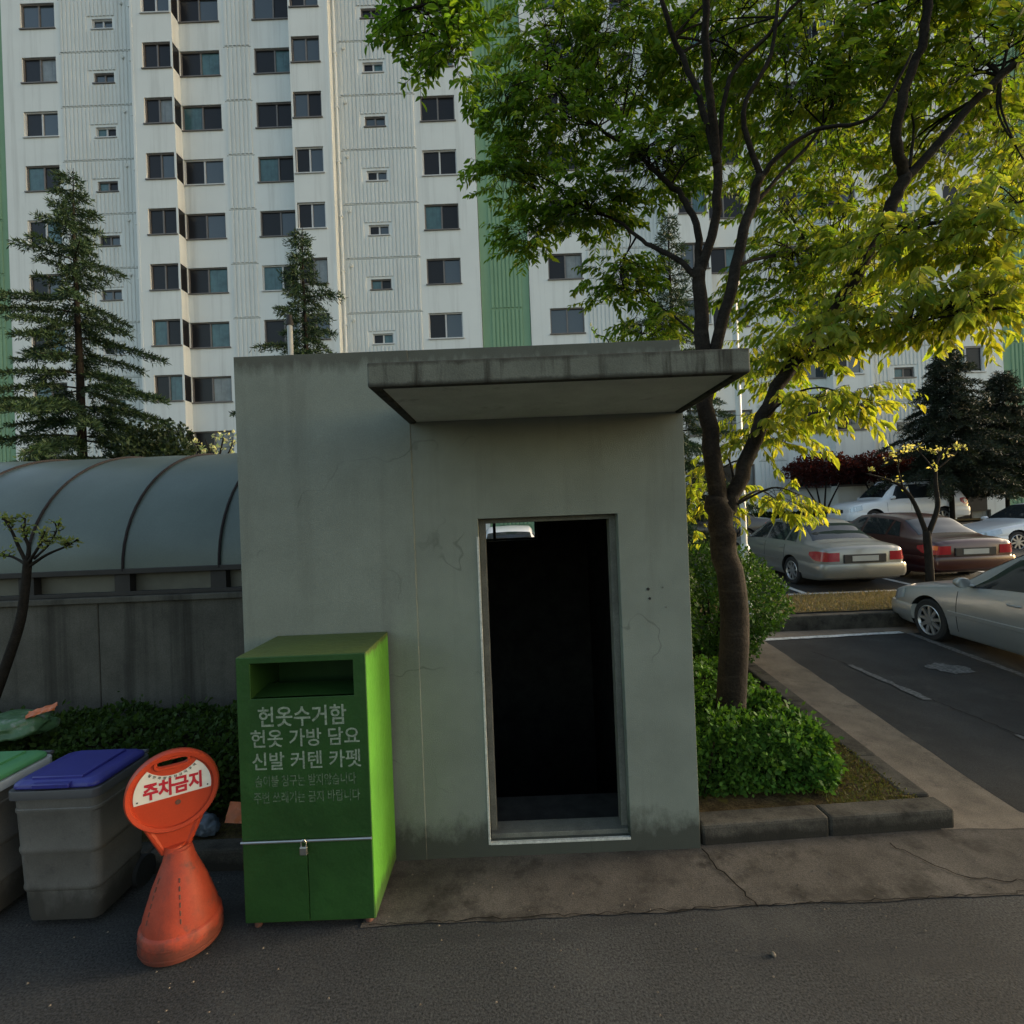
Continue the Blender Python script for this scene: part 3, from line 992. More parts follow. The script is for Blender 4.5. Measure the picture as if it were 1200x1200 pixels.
mb = MB()
tw = lambda zc, xc: (lambda x, z: (xc + x, BY0 - .0005, zc + z))
add_text(mb, '헌옷수거함', .122, tw(1.203, mid + .0), .0019, .50, 0)
add_text(mb, '헌옷 가방 담요', .108, tw(1.082, mid + .012), .0016, .615, 0)
add_text(mb, '신발 커텐 카펫', .108, tw(.955, mid + .016), .0014, .615, 0)
add_text(mb, '솜이불 침구는 받지않습니다', .07, tw(.845, mid + .005), .001, .57, 1)
add_text(mb, '주변 쓰레기는 금지 바랍니다', .07, tw(.752, mid + .01), .001, .60, 1)
mb.build('lettering', [M['bin_text'], M['bin_text_worn']], bn)

# ================================================================== no-parking cone sign
SX, SY = -1.935, 2.87
sg = thing('no_parking_stand', 'orange plastic no parking stand with round sign board in front of the bins', 'parking sign', (SX, SY, 0))
mb = MB()
mb.lathe([(.0, .002), (.17, .0), (.198, .015), (.205, .06), (.202, .13), (.196, .138), (.187, .145), (.18, .19), (.135, .33), (.086, .45), (.082, .456), (.066, .52), (.058, .525), (.055, .535)], SX, SY, 40, sx=1.0, sy=.95)
mb.build('cone', [M['orange_dirty']], sg, smooth=35)
mb = MB()
mb.lathe([(.2065, .035), (.2075, .04), (.2065, .045)], SX, SY, 40, sy=.95)
mb.lathe([(.206, .085), (.207, .09), (.206, .095)], SX, SY, 40, sy=.95)
mb.build('base_rings', M['orange_dirty'], sg, smooth=True)
# dashed slots moulded into the cone
for sgn in (-1, 1):
    mb = MB()
    for k in range(6):
        t0, t1 = k / 6, (k + .6) / 6
        z0, z1 = .20 + .22 * t0, .20 + .22 * t1
        q = []
        for z in (z0, z1):
            rr = .178 + (z - .19) * (.135 - .18) / .14 if z < .33 else .135 + (z - .33) * (.086 - .135) / .12
            a_ = -PI / 2 + sgn * .55
            q.append(Vector((SX + (rr + .001) * math.cos(a_), SY + .95 * (rr + .001) * math.sin(a_), z)))
        mb.tube(q, .004, 5)
    mb.build('slot', M['rust'], sg)
TH = math.radians(33)
rx = Vector((math.cos(TH), math.sin(TH), 0))
fwd = Vector((math.sin(TH), -math.cos(TH), 0))           # towards the viewer
upv = (Vector((0, 0, 1)) + rx * -.0 + fwd * .02).normalized()
SO = Vector((SX - .012, SY - .01, .845))


def sp(x, z, d=0.): return SO + rx * x + upv * z + fwd * d


def disc_poly(R, n=56): return [(R * math.cos(2 * PI * k / n), R * math.sin(2 * PI * k / n)) for k in range(n)]


# board: plate with handle slot, ring rim, neck
mb = MB()
RO, RI = .222, .19
ring = []
n = 64
for k in range(n):
    a_ = 2 * PI * k / n
    c, s_ = math.cos(a_), math.sin(a_)
    ring.append([sp(RI * c, RI * s_, .0), sp((RI + .004) * c, (RI + .004) * s_, .027), sp((RO - .008) * c, (RO - .008) * s_, .03), sp(RO * c, RO * s_, .018),
                 sp(RO * c, RO * s_, -.018), sp((RO - .008) * c, (RO - .008) * s_, -.03), sp((RI + .004) * c, (RI + .004) * s_, -.027)])
ring.append(ring[0])
mb.grid(ring, close=True)
bo = mb.build('board_rim', M['orange'], sg, smooth=50)
# plate with slot: built as a ring of quads around the slot
hx, hz, ha, hb = 0., .158, .07, .017
outer = disc_poly(RI + .002, 64)
inner = []
for k in range(64):
    a_ = 2 * PI * k / 64
    inner.append((hx + ha * math.copysign(abs(math.cos(a_)) ** .5, math.cos(a_)), hz + hb * math.copysign(abs(math.sin(a_)) ** .5, math.sin(a_))))
mb = MB()
rows = [[sp(*p, -.01) for p in outer], [sp(*p, .012) for p in outer], [sp(p[0], p[1], .012) for p in inner], [sp(*p, -.01) for p in inner], [sp(*p, -.01) for p in outer]]
mb.grid(rows, close=True)
mb.build('board', M['orange'], sg, smooth=30)
mb = MB()
lip = [sp(1.12 * (p[0]), hz + 1.5 * (p[1] - hz), .014) for p in inner]
mb.tube(lip + [lip[0]], .008, 6)
hd = mb.build('handle', M['orange'], sg, smooth=True)
# neck: triangular bracket with side flanges
mb = MB()
for d0, d1, xa, xb in ((-.012, .012, .05, .135),):
    pts = [(-xb, -.155), (-.052, -.33), (.052, -.33), (xb, -.155), (.08, -.2), (0, -.215), (-.08, -.2)]
    q0 = [sp(x, z, d1) for x, z in pts]
    q1 = [sp(x, z, d0) for x, z in pts]
    mb.face(q0); mb.face(q1[::-1])
    for k in range(len(pts)):
        j = (k + 1) % len(pts)
        mb.face([q0[k], q1[k], q1[j], q0[j]])
for sgn in (-1, 1):
    mb.tube([sp(sgn * .128, -.165, .004), sp(sgn * .09, -.25, .004), sp(sgn * .052, -.335, .0)], .017, 8)
mb.tube([sp(0, -.30, 0), sp(0, -.335, 0)], [.05, .058], 16)
mb.build('neck', M['orange'], sg, smooth=40)
# white panel: chord below, circle at the sides, arch of the handle cut out above
poly = []
R2 = .181
cz = -.03
a0 = math.asin(cz / R2)
K, kr = .245, .155                  # arch circle centre height and radius
zi = (R2 * R2 + K * K - kr * kr) / (2 * K)
a1 = math.asin(zi / R2)
for k in range(13): poly.append((R2 * math.cos(a0 + (a1 - a0) * k / 12), R2 * math.sin(a0 + (a1 - a0) * k / 12)))
xi = math.sqrt(R2 * R2 - zi * zi)
b0 = math.atan2(zi - K, xi)
b1 = -PI - b0
for k in range(1, 16):
    b_ = b0 + (b1 - b0) * k / 16
    poly.append((kr * math.cos(b_), K + kr * math.sin(b_)))
for k in range(13): poly.append((-R2 * math.cos(a1 + (a0 - a1) * k / 12), R2 * math.sin(a1 + (a0 - a1) * k / 12)))
mb = MB()
mb.face([sp(x, z, .0145) for x, z in poly])
mb.build('sign_panel', M['sign_white'], sg)
mb = MB()
add_text(mb, '주차금지', .097, lambda x, z: sp(x, .022 + z, .0165), .004, .272, 0)
# small arc line of print along the panel's top
small = '일반차량주차금지구역'
for k, ch in enumerate(small):
    t = (k - (len(small) - 1) / 2) / (len(small) - 1)
    b_ = -PI / 2 + t * 1.35
    px, pz = (kr + .012) * math.cos(b_), K + (kr + .012) * math.sin(b_)
    add_text(mb, ch, .017, (lambda px, pz, b_: (lambda x, z: sp(px + x * math.cos(b_ + PI / 2) - z * math.sin(b_ + PI / 2), pz + x * math.sin(b_ + PI / 2) + z * math.cos(b_ + PI / 2), .0165)))(px, pz, b_), .0004, None, 1)
for sx_ in (-1, 1):
    mb.tube([sp(sx_ * .163, -.014, .0145), sp(sx_ * .163, -.014, .018)], .004, 8, 1)
mb.build('lettering', [M['sign_red'], M['black']], sg)
mb = MB()
mb.tube([sp(.02, -.07, .012), sp(.02, -.07, .0145)], .014, 12)
mb.build('logo_mark', M['rust'], sg)

# ================================================================== wheeled trash bins


def trash_bin(label, x0, x1, y0, y1, lid, rim, zr=.80):
    t = thing('trash_bin', label, 'trash bin', ((x0 + x1) / 2, (y0 + y1) / 2, 0), 'wheeled trash bins on the left')
    mbt = MB()
    cx, cy = (x0 + x1) / 2, (y0 + y1) / 2
    hx, hy = (x1 - x0) / 2, (y1 - y0) / 2

    def ring(k, z, n=6, rc=.05):
        pts = []
        a, b = hx * k, hy * k
        for qx, qy, st in ((1, 1, 0), (-1, 1, 1), (-1, -1, 2), (1, -1, 3)):
            for j in range(n + 1):
                th = PI / 2 * (st + j / n)
                pts.append((cx + qx * (a - rc) + rc * math.cos(th), cy + qy * (b - rc) + rc * math.sin(th), z))
        return pts
    prof = [(.6, .04), (.78, .045), (.80, .07), (.83, .22), (.845, .225), (.86, .235), (.862, .25), (.85, .26), (.875, .44), (.888, .445), (.9, .46), (.9, .475), (.885, .485), (.91, .68), (.93, .69), (.93, .705), (.915, .71), (.93, zr - .02)]
    mbt.grid([ring(k, z) for k, z in prof], 0, True, True, True)
    mbt.build('body', M['bin_grey'], t, smooth=30)
    mr = MB()
    rows = [ring(.93, zr - .055), ring(1.0, zr - .05), ring(1.0, zr - .005), ring(.99, zr), ring(.86, zr)]
    mr.grid(rows, 0, True)
    mr.build('rim', rim, t, smooth=30)
    ml = MB()
    rows = [ring(.93, zr + .003), ring(.945, zr + .012), ring(.93, zr + .03), ring(.85, zr + .045), ring(.8, zr + .048)]
    ml.grid(rows, 0, True, True, True)
    ml.box(cx - hx * .55, cx + hx * .55, cy - hy * .8, cy + hy * .72, zr + .03, zr + .062)
    ml.box(cx - hx * .4, cx + hx * .4, cy - hy * 1.02, cy - hy * .8, zr + .012, zr + .04)
    ml.build('lid', lid, t, smooth=30, bevel=.008)
    mh = MB()
    mh.tube([(cx - hx * .75, y1 - .02, zr - .03), (cx - hx * .75, y1 + .05, zr - .01), (cx + hx * .75, y1 + .05, zr - .01), (cx + hx * .75, y1 - .02, zr - .03)], .014, 8)
    mh.build('handle', M['bin_rim'], t, smooth=True)
    for q in (-1, 1):
        mw = MB()
        xx = cx + q * hx * .82
        mw.tube([(xx - .025, y1 - .06, .09), (xx + .025, y1 - .06, .09)], .09, 20)
        mw.build('wheel', M['tyre'], t, smooth=40)
    return t


trash_bin('grey trash bin with a blue lid beside the orange no parking stand', -2.985, -2.445, 2.95, 3.4, M['lid_blue'], M['bin_rim'], .82)
trash_bin('grey trash bin with a green lid at the left edge', -3.66, -3.1, 2.9, 3.42, M['lid_green'], M['bin_light'], .83)

# ------------------------------------------------------------------ litter


def crumple(name, label, cat, c, rx_, ry_, rz_, m, seed, amp=.35, sub=4):
    bm = bmesh.new()
    bmesh.ops.create_icosphere(bm, subdivisions=sub, radius=1)
    for v in bm.verts:
        d = v.co.normalized()
        k = 1 + amp * 1.1 * noise.noise(d * 1.5 + Vector((seed, 0, 0))) + amp * .45 * noise.noise(d * 4.2 + Vector((0, seed, 0))) + amp * .3 * noise.noise(d * 9)
        v.co = Vector((d.x * rx_ * k, d.y * ry_ * k, max(d.z * k, -.75) * rz_))
    me = bpy.data.meshes.new(name)
    bm.to_mesh(me)
    bm.free()
    me.materials.append(m)
    me.polygons.foreach_set('use_smooth', [True] * len(me.polygons))
    o = bpy.data.objects.new(name, me)
    COL.objects.link(o)
    o.location = c
    tag(o, label, cat)
    return o


def packet(name, label, c, L, W, m, rot):
    mbp = MB()
    r = random.Random(int(L * 1000))
    n = 10
    rows = []
    for side in (1, -1):
        for i in range(n + 1):
            row = []
            for j in range(7):
                e_ = min(i / n, 1 - i / n) * min(j / 6, 1 - j / 6)
                row.append(Vector(((i / n - .5) * L, (j / 6 - .5) * W, side * (e_ * .28 * W + .002) + .014 * noise.noise(Vector((i * .55, j * .7, seed_of(name) + side))))))
            rows.append(row)
        mbp.grid(rows[-(n + 1):] if side == 1 else rows[-(n + 1):][::-1])
    o = mbp.build(name, m, smooth='all')
    o.location = c
    o.rotation_euler = rot
    return tag(o, label, 'packet')


def seed_of(s): return sum(ord(c) for c in s) % 17


crumple('plastic_bag', 'crumpled green plastic bag lying on the dark hedge at the left', 'bag', at(28, 846, 3.95) + Vector((-.05, 0, -.02)), .24, .2, .1, M['bag_green'], 9, .28)
packet('snack_packet', 'crumpled orange packet lying on the green plastic bag', at(50, 832, 3.92), .2, .07, M['packet'], (.5, -.25, .2))
crumple('plastic_bag', 'small crumpled bluish plastic bag on the bed behind the orange stand', 'bag', (-2.27, 3.64, .19), .10, .08, .07, M['bag_blue'], 7)
packet('snack_packet', 'orange wrapper leaning in the bed close to the green clothes bin', (-1.98, 3.63, .27), .22, .13, M['packet'], (1.1, .15, .1))
# a few small stones and scraps on the street
r = random.Random(12)
for (u, v, Y, q) in ((905, 1117, 2.62, .012),):
    bm = bmesh.new()
    bmesh.ops.create_icosphere(bm, subdivisions=2, radius=q)
    for vv in bm.verts: vv.co *= 1 + .3 * noise.noise(vv.co * 90)
    me = bpy.data.meshes.new('pebble')
    bm.to_mesh(me); bm.free()
    me.materials.append(M['gutter'])
    o = bpy.data.objects.new('pebble', me)
    COL.objects.link(o)
    p = at(u, v, Y)
    o.location = (p.x, 2.3 * 600 / (1117 - 603 + .04 * 305), .008)
    tag(o, 'small pale pebble lying alone on the asphalt in front of the booth', 'pebble')
mb = MB()
for k in range(260):
    x, y = r.uniform(-3, 4.5), r.choice((r.uniform(2.2, 3.4), r.uniform(2.85, 3.45), r.uniform(1.9, 3)))
    if -1.6 < x < -.85 and y > 2.85: continue
    q = r.uniform(.002, .006)
    b = len(mb.v)
    z = .006
    mb.v += [(x - q, y - q, z), (x + q, y - q * .7, z), (x + q * .8, y + q, z), (x - q, y + q * .8, z), (x, y, z + q * 1.2)]
    mb.f += [(b, b + 1, b + 4), (b + 1, b + 2, b + 4), (b + 2, b + 3, b + 4), (b + 3, b, b + 4)]
    mb.mi += [0] * 4
tag(mb.build('gravel', M['gutter']), 'scattered grit and tiny stones on the street', 'grit', kind='stuff')

# ================================================================== hedges and bushes


def foliage_colors(r, a, b, k=.25): return vary(lerpc(a, b, r.random()), r, k)


def hedge(name, label, x0, x1, y0, y1, z0, z1, n, seed, ca, cb, size=(.03, .062), cat='hedge', lump=.12, group=None):
    """a clipped hedge: a shell of many small leaves over woody stems"""
    r = random.Random(seed)
    t = thing(name, label, cat, ((x0 + x1) / 2, (y0 + y1) / 2, z0), group)
    core = MB()
    g = 14
    k_ = .12
    # uneven core
    bm = []
    core.box(x0 + k_, x1 - k_, y0 + k_, y1 - k_, z0 + .05, z1 - k_)
    for i in range(40):
        x, y = r.uniform(x0 + .05, x1 - .05), r.uniform(y0 + .05, y1 - .05)
        core.tube([(x, y, z0 - .02), (x + r.uniform(-.1, .1), y + r.uniform(-.1, .1), z1 - .08)], .008, 5)
    core.build('stems', M['hedge_core'], t)
    m = MB(); m.c = []
    dx, dy, dz = x1 - x0, y1 - y0, z1 - z0
    areas = [dx * dy, dx * dz, dx * dz * .5, dy * dz, dy * dz]
    for i in range(n):
        s_ = r.choices(range(5), areas)[0]
        x, y, z = r.uniform(x0, x1), r.uniform(y0, y1), r.uniform(z0 + .02, z1)
        nr = Vector((0, 0, 1))
        dep = abs(r.gauss(0, .05))
        if s_ == 0: z = z1 - dep
        elif s_ == 1: y = y0 + dep; nr = Vector((0, -1, .35))
        elif s_ == 2: y = y1 - dep; nr = Vector((0, 1, .35))
        elif s_ == 3: x = x0 + dep; nr = Vector((-1, 0, .35))
        else: x = x1 - dep; nr = Vector((1, 0, .35))
        p = Vector((x, y, z))
        o_ = noise.noise(p * 3.3 + Vector((seed, 0, 0))) * lump + noise.noise(p * 9) * lump * .45
        # rounded shoulders
        ex = min(x - x0, x1 - x, y - y0, y1 - y)
        rr = .2
        cx_, cy_ = max(x0 + rr, min(x1 - rr, p.x)), max(y0 + rr, min(y1 - rr, p.y))
        cz_ = min(z1 - rr, p.z)
        q_ = Vector((p.x - cx_, p.y - cy_, p.z - cz_))
        if q_.length > rr: p = Vector((cx_, cy_, cz_)) + q_ * (rr / q_.length)
        if r.random() < .03: p += nr.normalized() * r.uniform(.02, .09) + Vector((0, 0, r.uniform(0, .05)))
        p += nr.normalized() * o_
        d = (nr.normalized() * .7 + rv(r)).normalized()
        L = r.uniform(*size)
        quadleaf(m, p, d, (nr + rv(r) * .9).normalized(), L, L * .3, foliage_colors(r, ca, cb))
    m.build('leaves', M['leaf_hedge'], t)
    return t


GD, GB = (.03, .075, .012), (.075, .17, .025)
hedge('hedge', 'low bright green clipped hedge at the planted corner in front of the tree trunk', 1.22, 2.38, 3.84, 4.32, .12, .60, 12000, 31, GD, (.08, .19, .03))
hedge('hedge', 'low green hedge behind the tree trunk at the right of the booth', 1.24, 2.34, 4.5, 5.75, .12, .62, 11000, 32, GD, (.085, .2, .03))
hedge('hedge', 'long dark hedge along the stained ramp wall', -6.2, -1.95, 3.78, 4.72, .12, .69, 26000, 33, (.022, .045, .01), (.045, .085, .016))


def bush(name, label, c, rx_, ry_, rz_, n, seed, ca, cb, size=(.04, .07), cat='bush', group=None):
    r = random.Random(seed)
    t = thing(name, label, cat, (c[0], c[1], gz(c[1]) + .1), group)
    st = MB()
    for i in range(14):
        d = rv(r)
        st.tube([(c[0] + d.x * .1, c[1] + d.y * .1, gz(c[1])), (c[0] + d.x * rx_ * .5, c[1] + d.y * ry_ * .5, c[2] + d.z * rz_ * .4)], .02, 5)
    st.build('stems', M['bark_dark'], t)
    m = MB(); m.c = []
    for i in range(n):
        d = rv(r)
        k = 1 + .22 * noise.noise(d * 2.2 + Vector((seed, 0, 0))) + .1 * noise.noise(d * 6)
        q = k * (1 - abs(r.gauss(0, .16)))
        p = Vector((c[0] + d.x * rx_ * q, c[1] + d.y * ry_ * q, max(gz(c[1]) + .06, c[2] + d.z * rz_ * q)))
        L = r.uniform(*size)
        quadleaf(m, p, (d * .6 + rv(r) + Vector((0, 0, .2))).normalized(), (d + rv(r) * .8).normalized(), L, L * .3, foliage_colors(r, ca, cb))
    m.build('leaves', M['leaf_hedge'], t)
    return t


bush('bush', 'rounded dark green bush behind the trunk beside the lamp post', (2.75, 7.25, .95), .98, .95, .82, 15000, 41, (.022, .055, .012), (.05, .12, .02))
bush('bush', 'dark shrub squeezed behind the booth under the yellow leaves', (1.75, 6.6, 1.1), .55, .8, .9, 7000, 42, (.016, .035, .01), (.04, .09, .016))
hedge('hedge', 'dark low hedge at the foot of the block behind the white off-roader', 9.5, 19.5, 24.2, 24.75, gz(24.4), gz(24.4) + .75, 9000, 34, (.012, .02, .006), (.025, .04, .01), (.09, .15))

# dry grass on the verge: beyond counting
r = random.Random(51)
mb = MB(); mb.c = []
for k in range(17000):
    x, y = r.uniform(3.3, 9.5), r.uniform(8.93, 10.05)
    d = Vector((r.gauss(0, .7), r.gauss(0, .7), 1)).normalized()
    L = r.uniform(.03, .09)
    quadleaf(mb, Vector((x, y, gz(y) + .015)), d, rv(r), L, .006, vary(lerpc((.27, .205, .11), (.19, .17, .07), r.random() ** 2), r, .25))
tag(mb.build('grass', M['grass_dry']), 'dry straw coloured grass on the raised verge', 'grass', kind='stuff')
mb = MB(); mb.c = []
for k in range(5000):
    y = r.uniform(3.7, 5.4)
    x = r.uniform(2.2, 2.86)
    d = Vector((r.gauss(0, .6), r.gauss(0, .6), .8)).normalized()
    L = r.uniform(.012, .035)
    quadleaf(mb, Vector((x, y, gz(y) + .12)), d, rv(r), L, .005, vary(lerpc((.10, .075, .02), (.1, .12, .025), r.random()), r, .3))
tag(mb.build('moss', M['grass_dry']), 'brown and green moss on the earth beside the corner hedge', 'moss', kind='stuff')


# ================================================================== the street tree
TR = random.Random(77)
tree = thing('street_tree', 'big street tree with forked dark trunk and green to yellow leaves beside the booth', 'tree', (1.70, 4.38, .1))
wood = MB()
nodes = []


def limb(pts, r0, r1, sub=5, wob=.012):
    P = crom([Vector(p) for p in pts], sub)
    n = len(P)
    for i, p in enumerate(P):
        if 0 < i < n - 1: P[i] = p + rv(TR) * wob * r0 / .06
    R = [(r0 + (r1 - r0) * (i / (n - 1)) ** .9) * (.87 if r0 < .12 else 1) for i in range(n)]
    wood.tube(P, R, 12 if r0 > .04 else 7)
    for i in range(0, n, 2): nodes.append((P[i], R[i]))
    return P


T = [at(850, 850, 4.38), at(858, 720, 4.38), at(848, 640, 4.4), at(840, 585, 4.42)]
T[0].z = .05
limb(T[:], .125, .098)
limb([at(842, 600, 4.42), at(832, 520, 4.42), at(825, 440, 4.45), at(822, 360, 4.5), at(817, 315, 4.52)], .092, .062)
limb([at(845, 612, 4.42), at(868, 560, 4.45), at(893, 490, 4.5), at(925, 430, 4.55), at(970, 370, 4.55), at(1008, 315, 4.5), at(1040, 250, 4.42), at(1062, 205, 4.35)], .078, .058)
limb([at(825, 440, 4.45), at(846, 380, 4.42), at(862, 310, 4.4), at(880, 242, 4.38), at(892, 205, 4.3)], .062, .045)
limb([at(817, 320, 4.52), at(818, 270, 4.6), at(800, 230, 4.7), at(781, 212, 4.75), at(745, 178, 4.9), at(690, 140, 5.0), at(640, 95, 5.1)], .042, .012)
limb([at(818, 325, 4.52), at(838, 262, 4.45), at(840, 180, 4.3), at(830, 90, 4.1), at(826, -30, 3.9)], .052, .03)
limb([at(817, 325, 4.5), at(790, 300, 4.6), at(758, 285, 4.75), at(730, 262, 4.9), at(690, 245, 5.1), at(640, 235, 5.25)], .032, .009)
limb([at(840, 190, 4.3), at(820, 112, 4.3), at(798, 60, 4.3), at(780, 10, 4.2), at(770, -50, 4.1)], .035, .018)
limb([at(843, 175, 4.3), at(856, 90, 4.2), at(900, 40, 4.1), at(935, 0, 4.0), at(985, -50, 3.9)], .026, .012)
limb([at(892, 205, 4.3), at(872, 130, 4.2), at(905, 60, 4.1), at(915, -40, 4.0)], .03, .014)
limb([at(892, 207, 4.3), at(915, 180, 4.2), at(958, 150, 4.1), at(1025, 135, 3.9), at(1070, 60, 3.7)], .03, .01)
limb([at(880, 245, 4.38), at(910, 210, 4.5), at(965, 145, 4.7), at(1000, 60, 4.9)], .026, .01)
limb([at(1062, 205, 4.35), at(1052, 160, 4.2), at(1064, 95, 4.1), at(1085, 40, 4.0), at(1090, -40, 3.9)], .05, .034)
limb([at(1062, 207, 4.35), at(1098, 170, 4.3), at(1150, 110, 4.2), at(1215, 50, 4.1), at(1290, -30, 4.0)], .045, .03)
limb([at(1066, 195, 4.33), at(1072, 160, 4.45), at(1070, 130, 4.5)], .018, .008)
limb([at(1030, 290, 4.45), at(1080, 265, 4.1), at(1140, 252, 3.8), at(1200, 235, 3.5)], .022, .008)
limb([at(925, 430, 4.55), at(975, 405, 4.3), at(1040, 385, 4.0), at(1110, 370, 3.7), at(1180, 360, 3.5)], .02, .007)
limb([at(893, 492, 4.5), at(930, 462, 4.3), at(970, 455, 4.1), at(1010, 480, 3.9)], .015, .005)
limb([at(862, 310, 4.4), at(900, 300, 4.9), at(950, 290, 5.4), at(1000, 300, 5.9)], .022, .008)
limb([at(825, 400, 4.48), at(790, 370, 5.0), at(760, 350, 5.4)], .016, .006)
limb([at(826, -30, 3.9), at(730, -20, 3.2), at(620, -20, 2.9), at(530, -5, 2.8), at(470, 10, 2.75)], .026, .006)
# clumps of leafage: centre, half sizes, share of yellow, twigs
CL = [  # u, v, Y, ru, rv, ry, yellow, twigs
    (640, 140, 4.9, 80, 70, .5, .05, 75), (600, 205, 5.1, 45, 35, .35, .02, 30), (680, 245, 5.1, 75, 38, .45, .0, 60), (622, 275, 5.2, 40, 26, .3, .0, 22),
    (640, 50, 5.0, 75, 55, .5, .12, 55), (740, 70, 5.0, 85, 80, .6, .1, 80), (770, 190, 4.9, 75, 55, .5, .05, 60), (725, 330, 5.2, 45, 40, .35, .12, 34),
    (765, 385, 5.3, 42, 26, .3, .15, 24), (840, 60, 4.8, 70, 75, .6, .2, 70), (930, 80, 4.7, 75, 85, .6, .25, 90), (1030, 60, 4.6, 80, 75, .6, .3, 85),
    (1140, 70, 4.5, 80, 85, .6, .3, 85), (870, 170, 6.1, 60, 60, .5, .15, 50), (960, 220, 5.7, 85, 60, .6, .3, 90), (1000, 150, 6.0, 70, 50, .5, .25, 50),
    (1110, 180, 5.0, 80, 55, .5, .5, 70), (1160, 255, 3.6, 55, 50, .4, .75, 55), (920, 320, 5.3, 70, 55, .5, .25, 65), (990, 300, 5.0, 60, 45, .5, .4, 45),
    (1060, 285, 4.0, 65, 40, .45, .6, 50), (1050, 365, 3.9, 90, 28, .4, .8, 60), (1140, 365, 3.6, 55, 32, .35, .9, 45), (960, 400, 4.2, 60, 35, .4, .7, 42),
    (900, 420, 5.0, 45, 45, .4, .5, 34), (985, 470, 4.0, 48, 22, .3, .9, 26), (900, 500, 4.6, 40, 45, .4, .75, 30), (905, 590, 4.5, 42, 18, .3, .9, 14),
    (822, 600, 5.2, 16, 45, .3, .85, 12), (500, 15, 2.9, 48, 26, .2, -.4, 44), (532, 58, 2.9, 24, 16, .12, -.4, 18), (1190, 180, 4.3, 40, 60, .3, .55, 26),
    (850, 560, 4.9, 25, 55, .3, .8, 12), (580, 110, 4.8, 30, 40, .3, .15, 14),
    (700, -60, 4.8, 130, 60, .9, .1, 50), (900, -70, 4.9, 130, 60, .9, .15, 60), (1100, -70, 4.7, 130, 60, .9, .2, 60), (1290, 80, 4.7, 80, 130, .9, .5, 60), (1270, 280, 3.6, 60, 80, .6, .8, 40),
]
leaves = MB(); leaves.c = []
twigs = MB()
CG1, CG2, CY1, CY2 = (.042, .105, .014), (.12, .21, .026), (.18, .235, .035), (.31, .305, .06)
for (u, v, Y, ru, rv_, ry, ye, nt) in CL:
    nt = int(nt * (1.3 if Y < 3 else 2.3 if u < 800 and v > 30 else 1.25 if ye > .45 else 1.8))
    c = at(u, v, Y)
    sq_ = .82 if u < 800 else .92
    sx_, sz_ = ru * Y / 600 * sq_, rv_ * Y / 600 * sq_ * (.85 if u < 800 else 1)
    # one or two spreading branchlets feed the clump
    feeds = []
    near = sorted(nodes, key=lambda q: (q[0] - c).length)[:6]
    for k in range(max(2, nt // 14)):
        n0 = TR.choice(near[:4])
        e_ = c + Vector((TR.uniform(-.8, .8) * sx_, TR.uniform(-.8, .8) * ry, TR.uniform(-.6, .6) * sz_))
        m_ = n0[0].lerp(e_, .5) + Vector((0, 0, .08)) + rv(TR) * .08
        P = crom([n0[0], m_, e_], 6)
        twigs.tube(P, [max(.003, min(.012, n0[1] * .5) * (1 - i / len(P)) + .002) for i in range(len(P))], 5)
        feeds.append(P)
    for k in range(nt):
        while True:
            q = Vector((TR.uniform(-1, 1), TR.uniform(-1, 1), TR.uniform(-1, 1)))
            if q.length < 1: break
        p0 = c + Vector((q.x * sx_, q.y * ry, q.z * sz_))
        P = TR.choice(feeds)
        st = min(P, key=lambda t: (t - p0).length)
        d = (Vector((q.x * 1.0, q.y * .7, .12)) + rv(TR) * .55)
        d.z *= .5
        d.normalize()
        L = TR.uniform(.14, .3) if u < 800 else TR.uniform(.2, .4)
        if (st - p0).length < .6: twigs.tube([st, st.lerp(p0, .5) + Vector((0, 0, .03)), p0], [.003, .0025, .002], 4, cap=False)
        tp = [p0 + d * (L * i / 6) + Vector((0, 0, -.10 * L / .4 * (i / 6) ** 2)) for i in range(7)]
        twigs.tube(tp, [.0022 - .0002 * i for i in range(7)], 4, cap=False)
        yl = ye + TR.gauss(0, .16)
        sizek = TR.uniform(.8, 1.15)
        nl = TR.randint(11, 17)
        for i in range(nl):
            t = (i + .5) / nl
            pp = p0 + d * (L * t) + Vector((0, 0, -.10 * L / .4 * t * t))
            side = d.cross(Vector((0, 0, 1)))
            if side.length < .1: side = Vector((1, 0, 0))
            side.normalize()
            dd = (d * .55 + side * (.8 if i % 2 else -.8) + Vector((0, 0, -.5 - .8 * ye)) + rv(TR) * .35).normalized()
            yy = min(1, max(0, yl + TR.gauss(0, .12)))
            cc = lerpc(lerpc(CG1, CG2, TR.random()), lerpc(CY1, CY2, TR.random() ** 1.5), yy)
            LL = (TR.uniform(.045, .075) if Y < 3 else TR.uniform(.05, .1) if u < 800 else TR.uniform(.045, .125)) * sizek
            leaf(leaves, pp, dd, (Vector((0, 0, 1)) + rv(TR) * .8).normalized(), LL, LL * .2, vary(cc, TR, .15))
wood.build('trunk', M['bark'], tree, smooth='all')
twigs.build('twigs', M['bark_dark'], tree)
leaves.build('crown', M['leaf'], tree)
print('leaves', len(leaves.c) // 6)


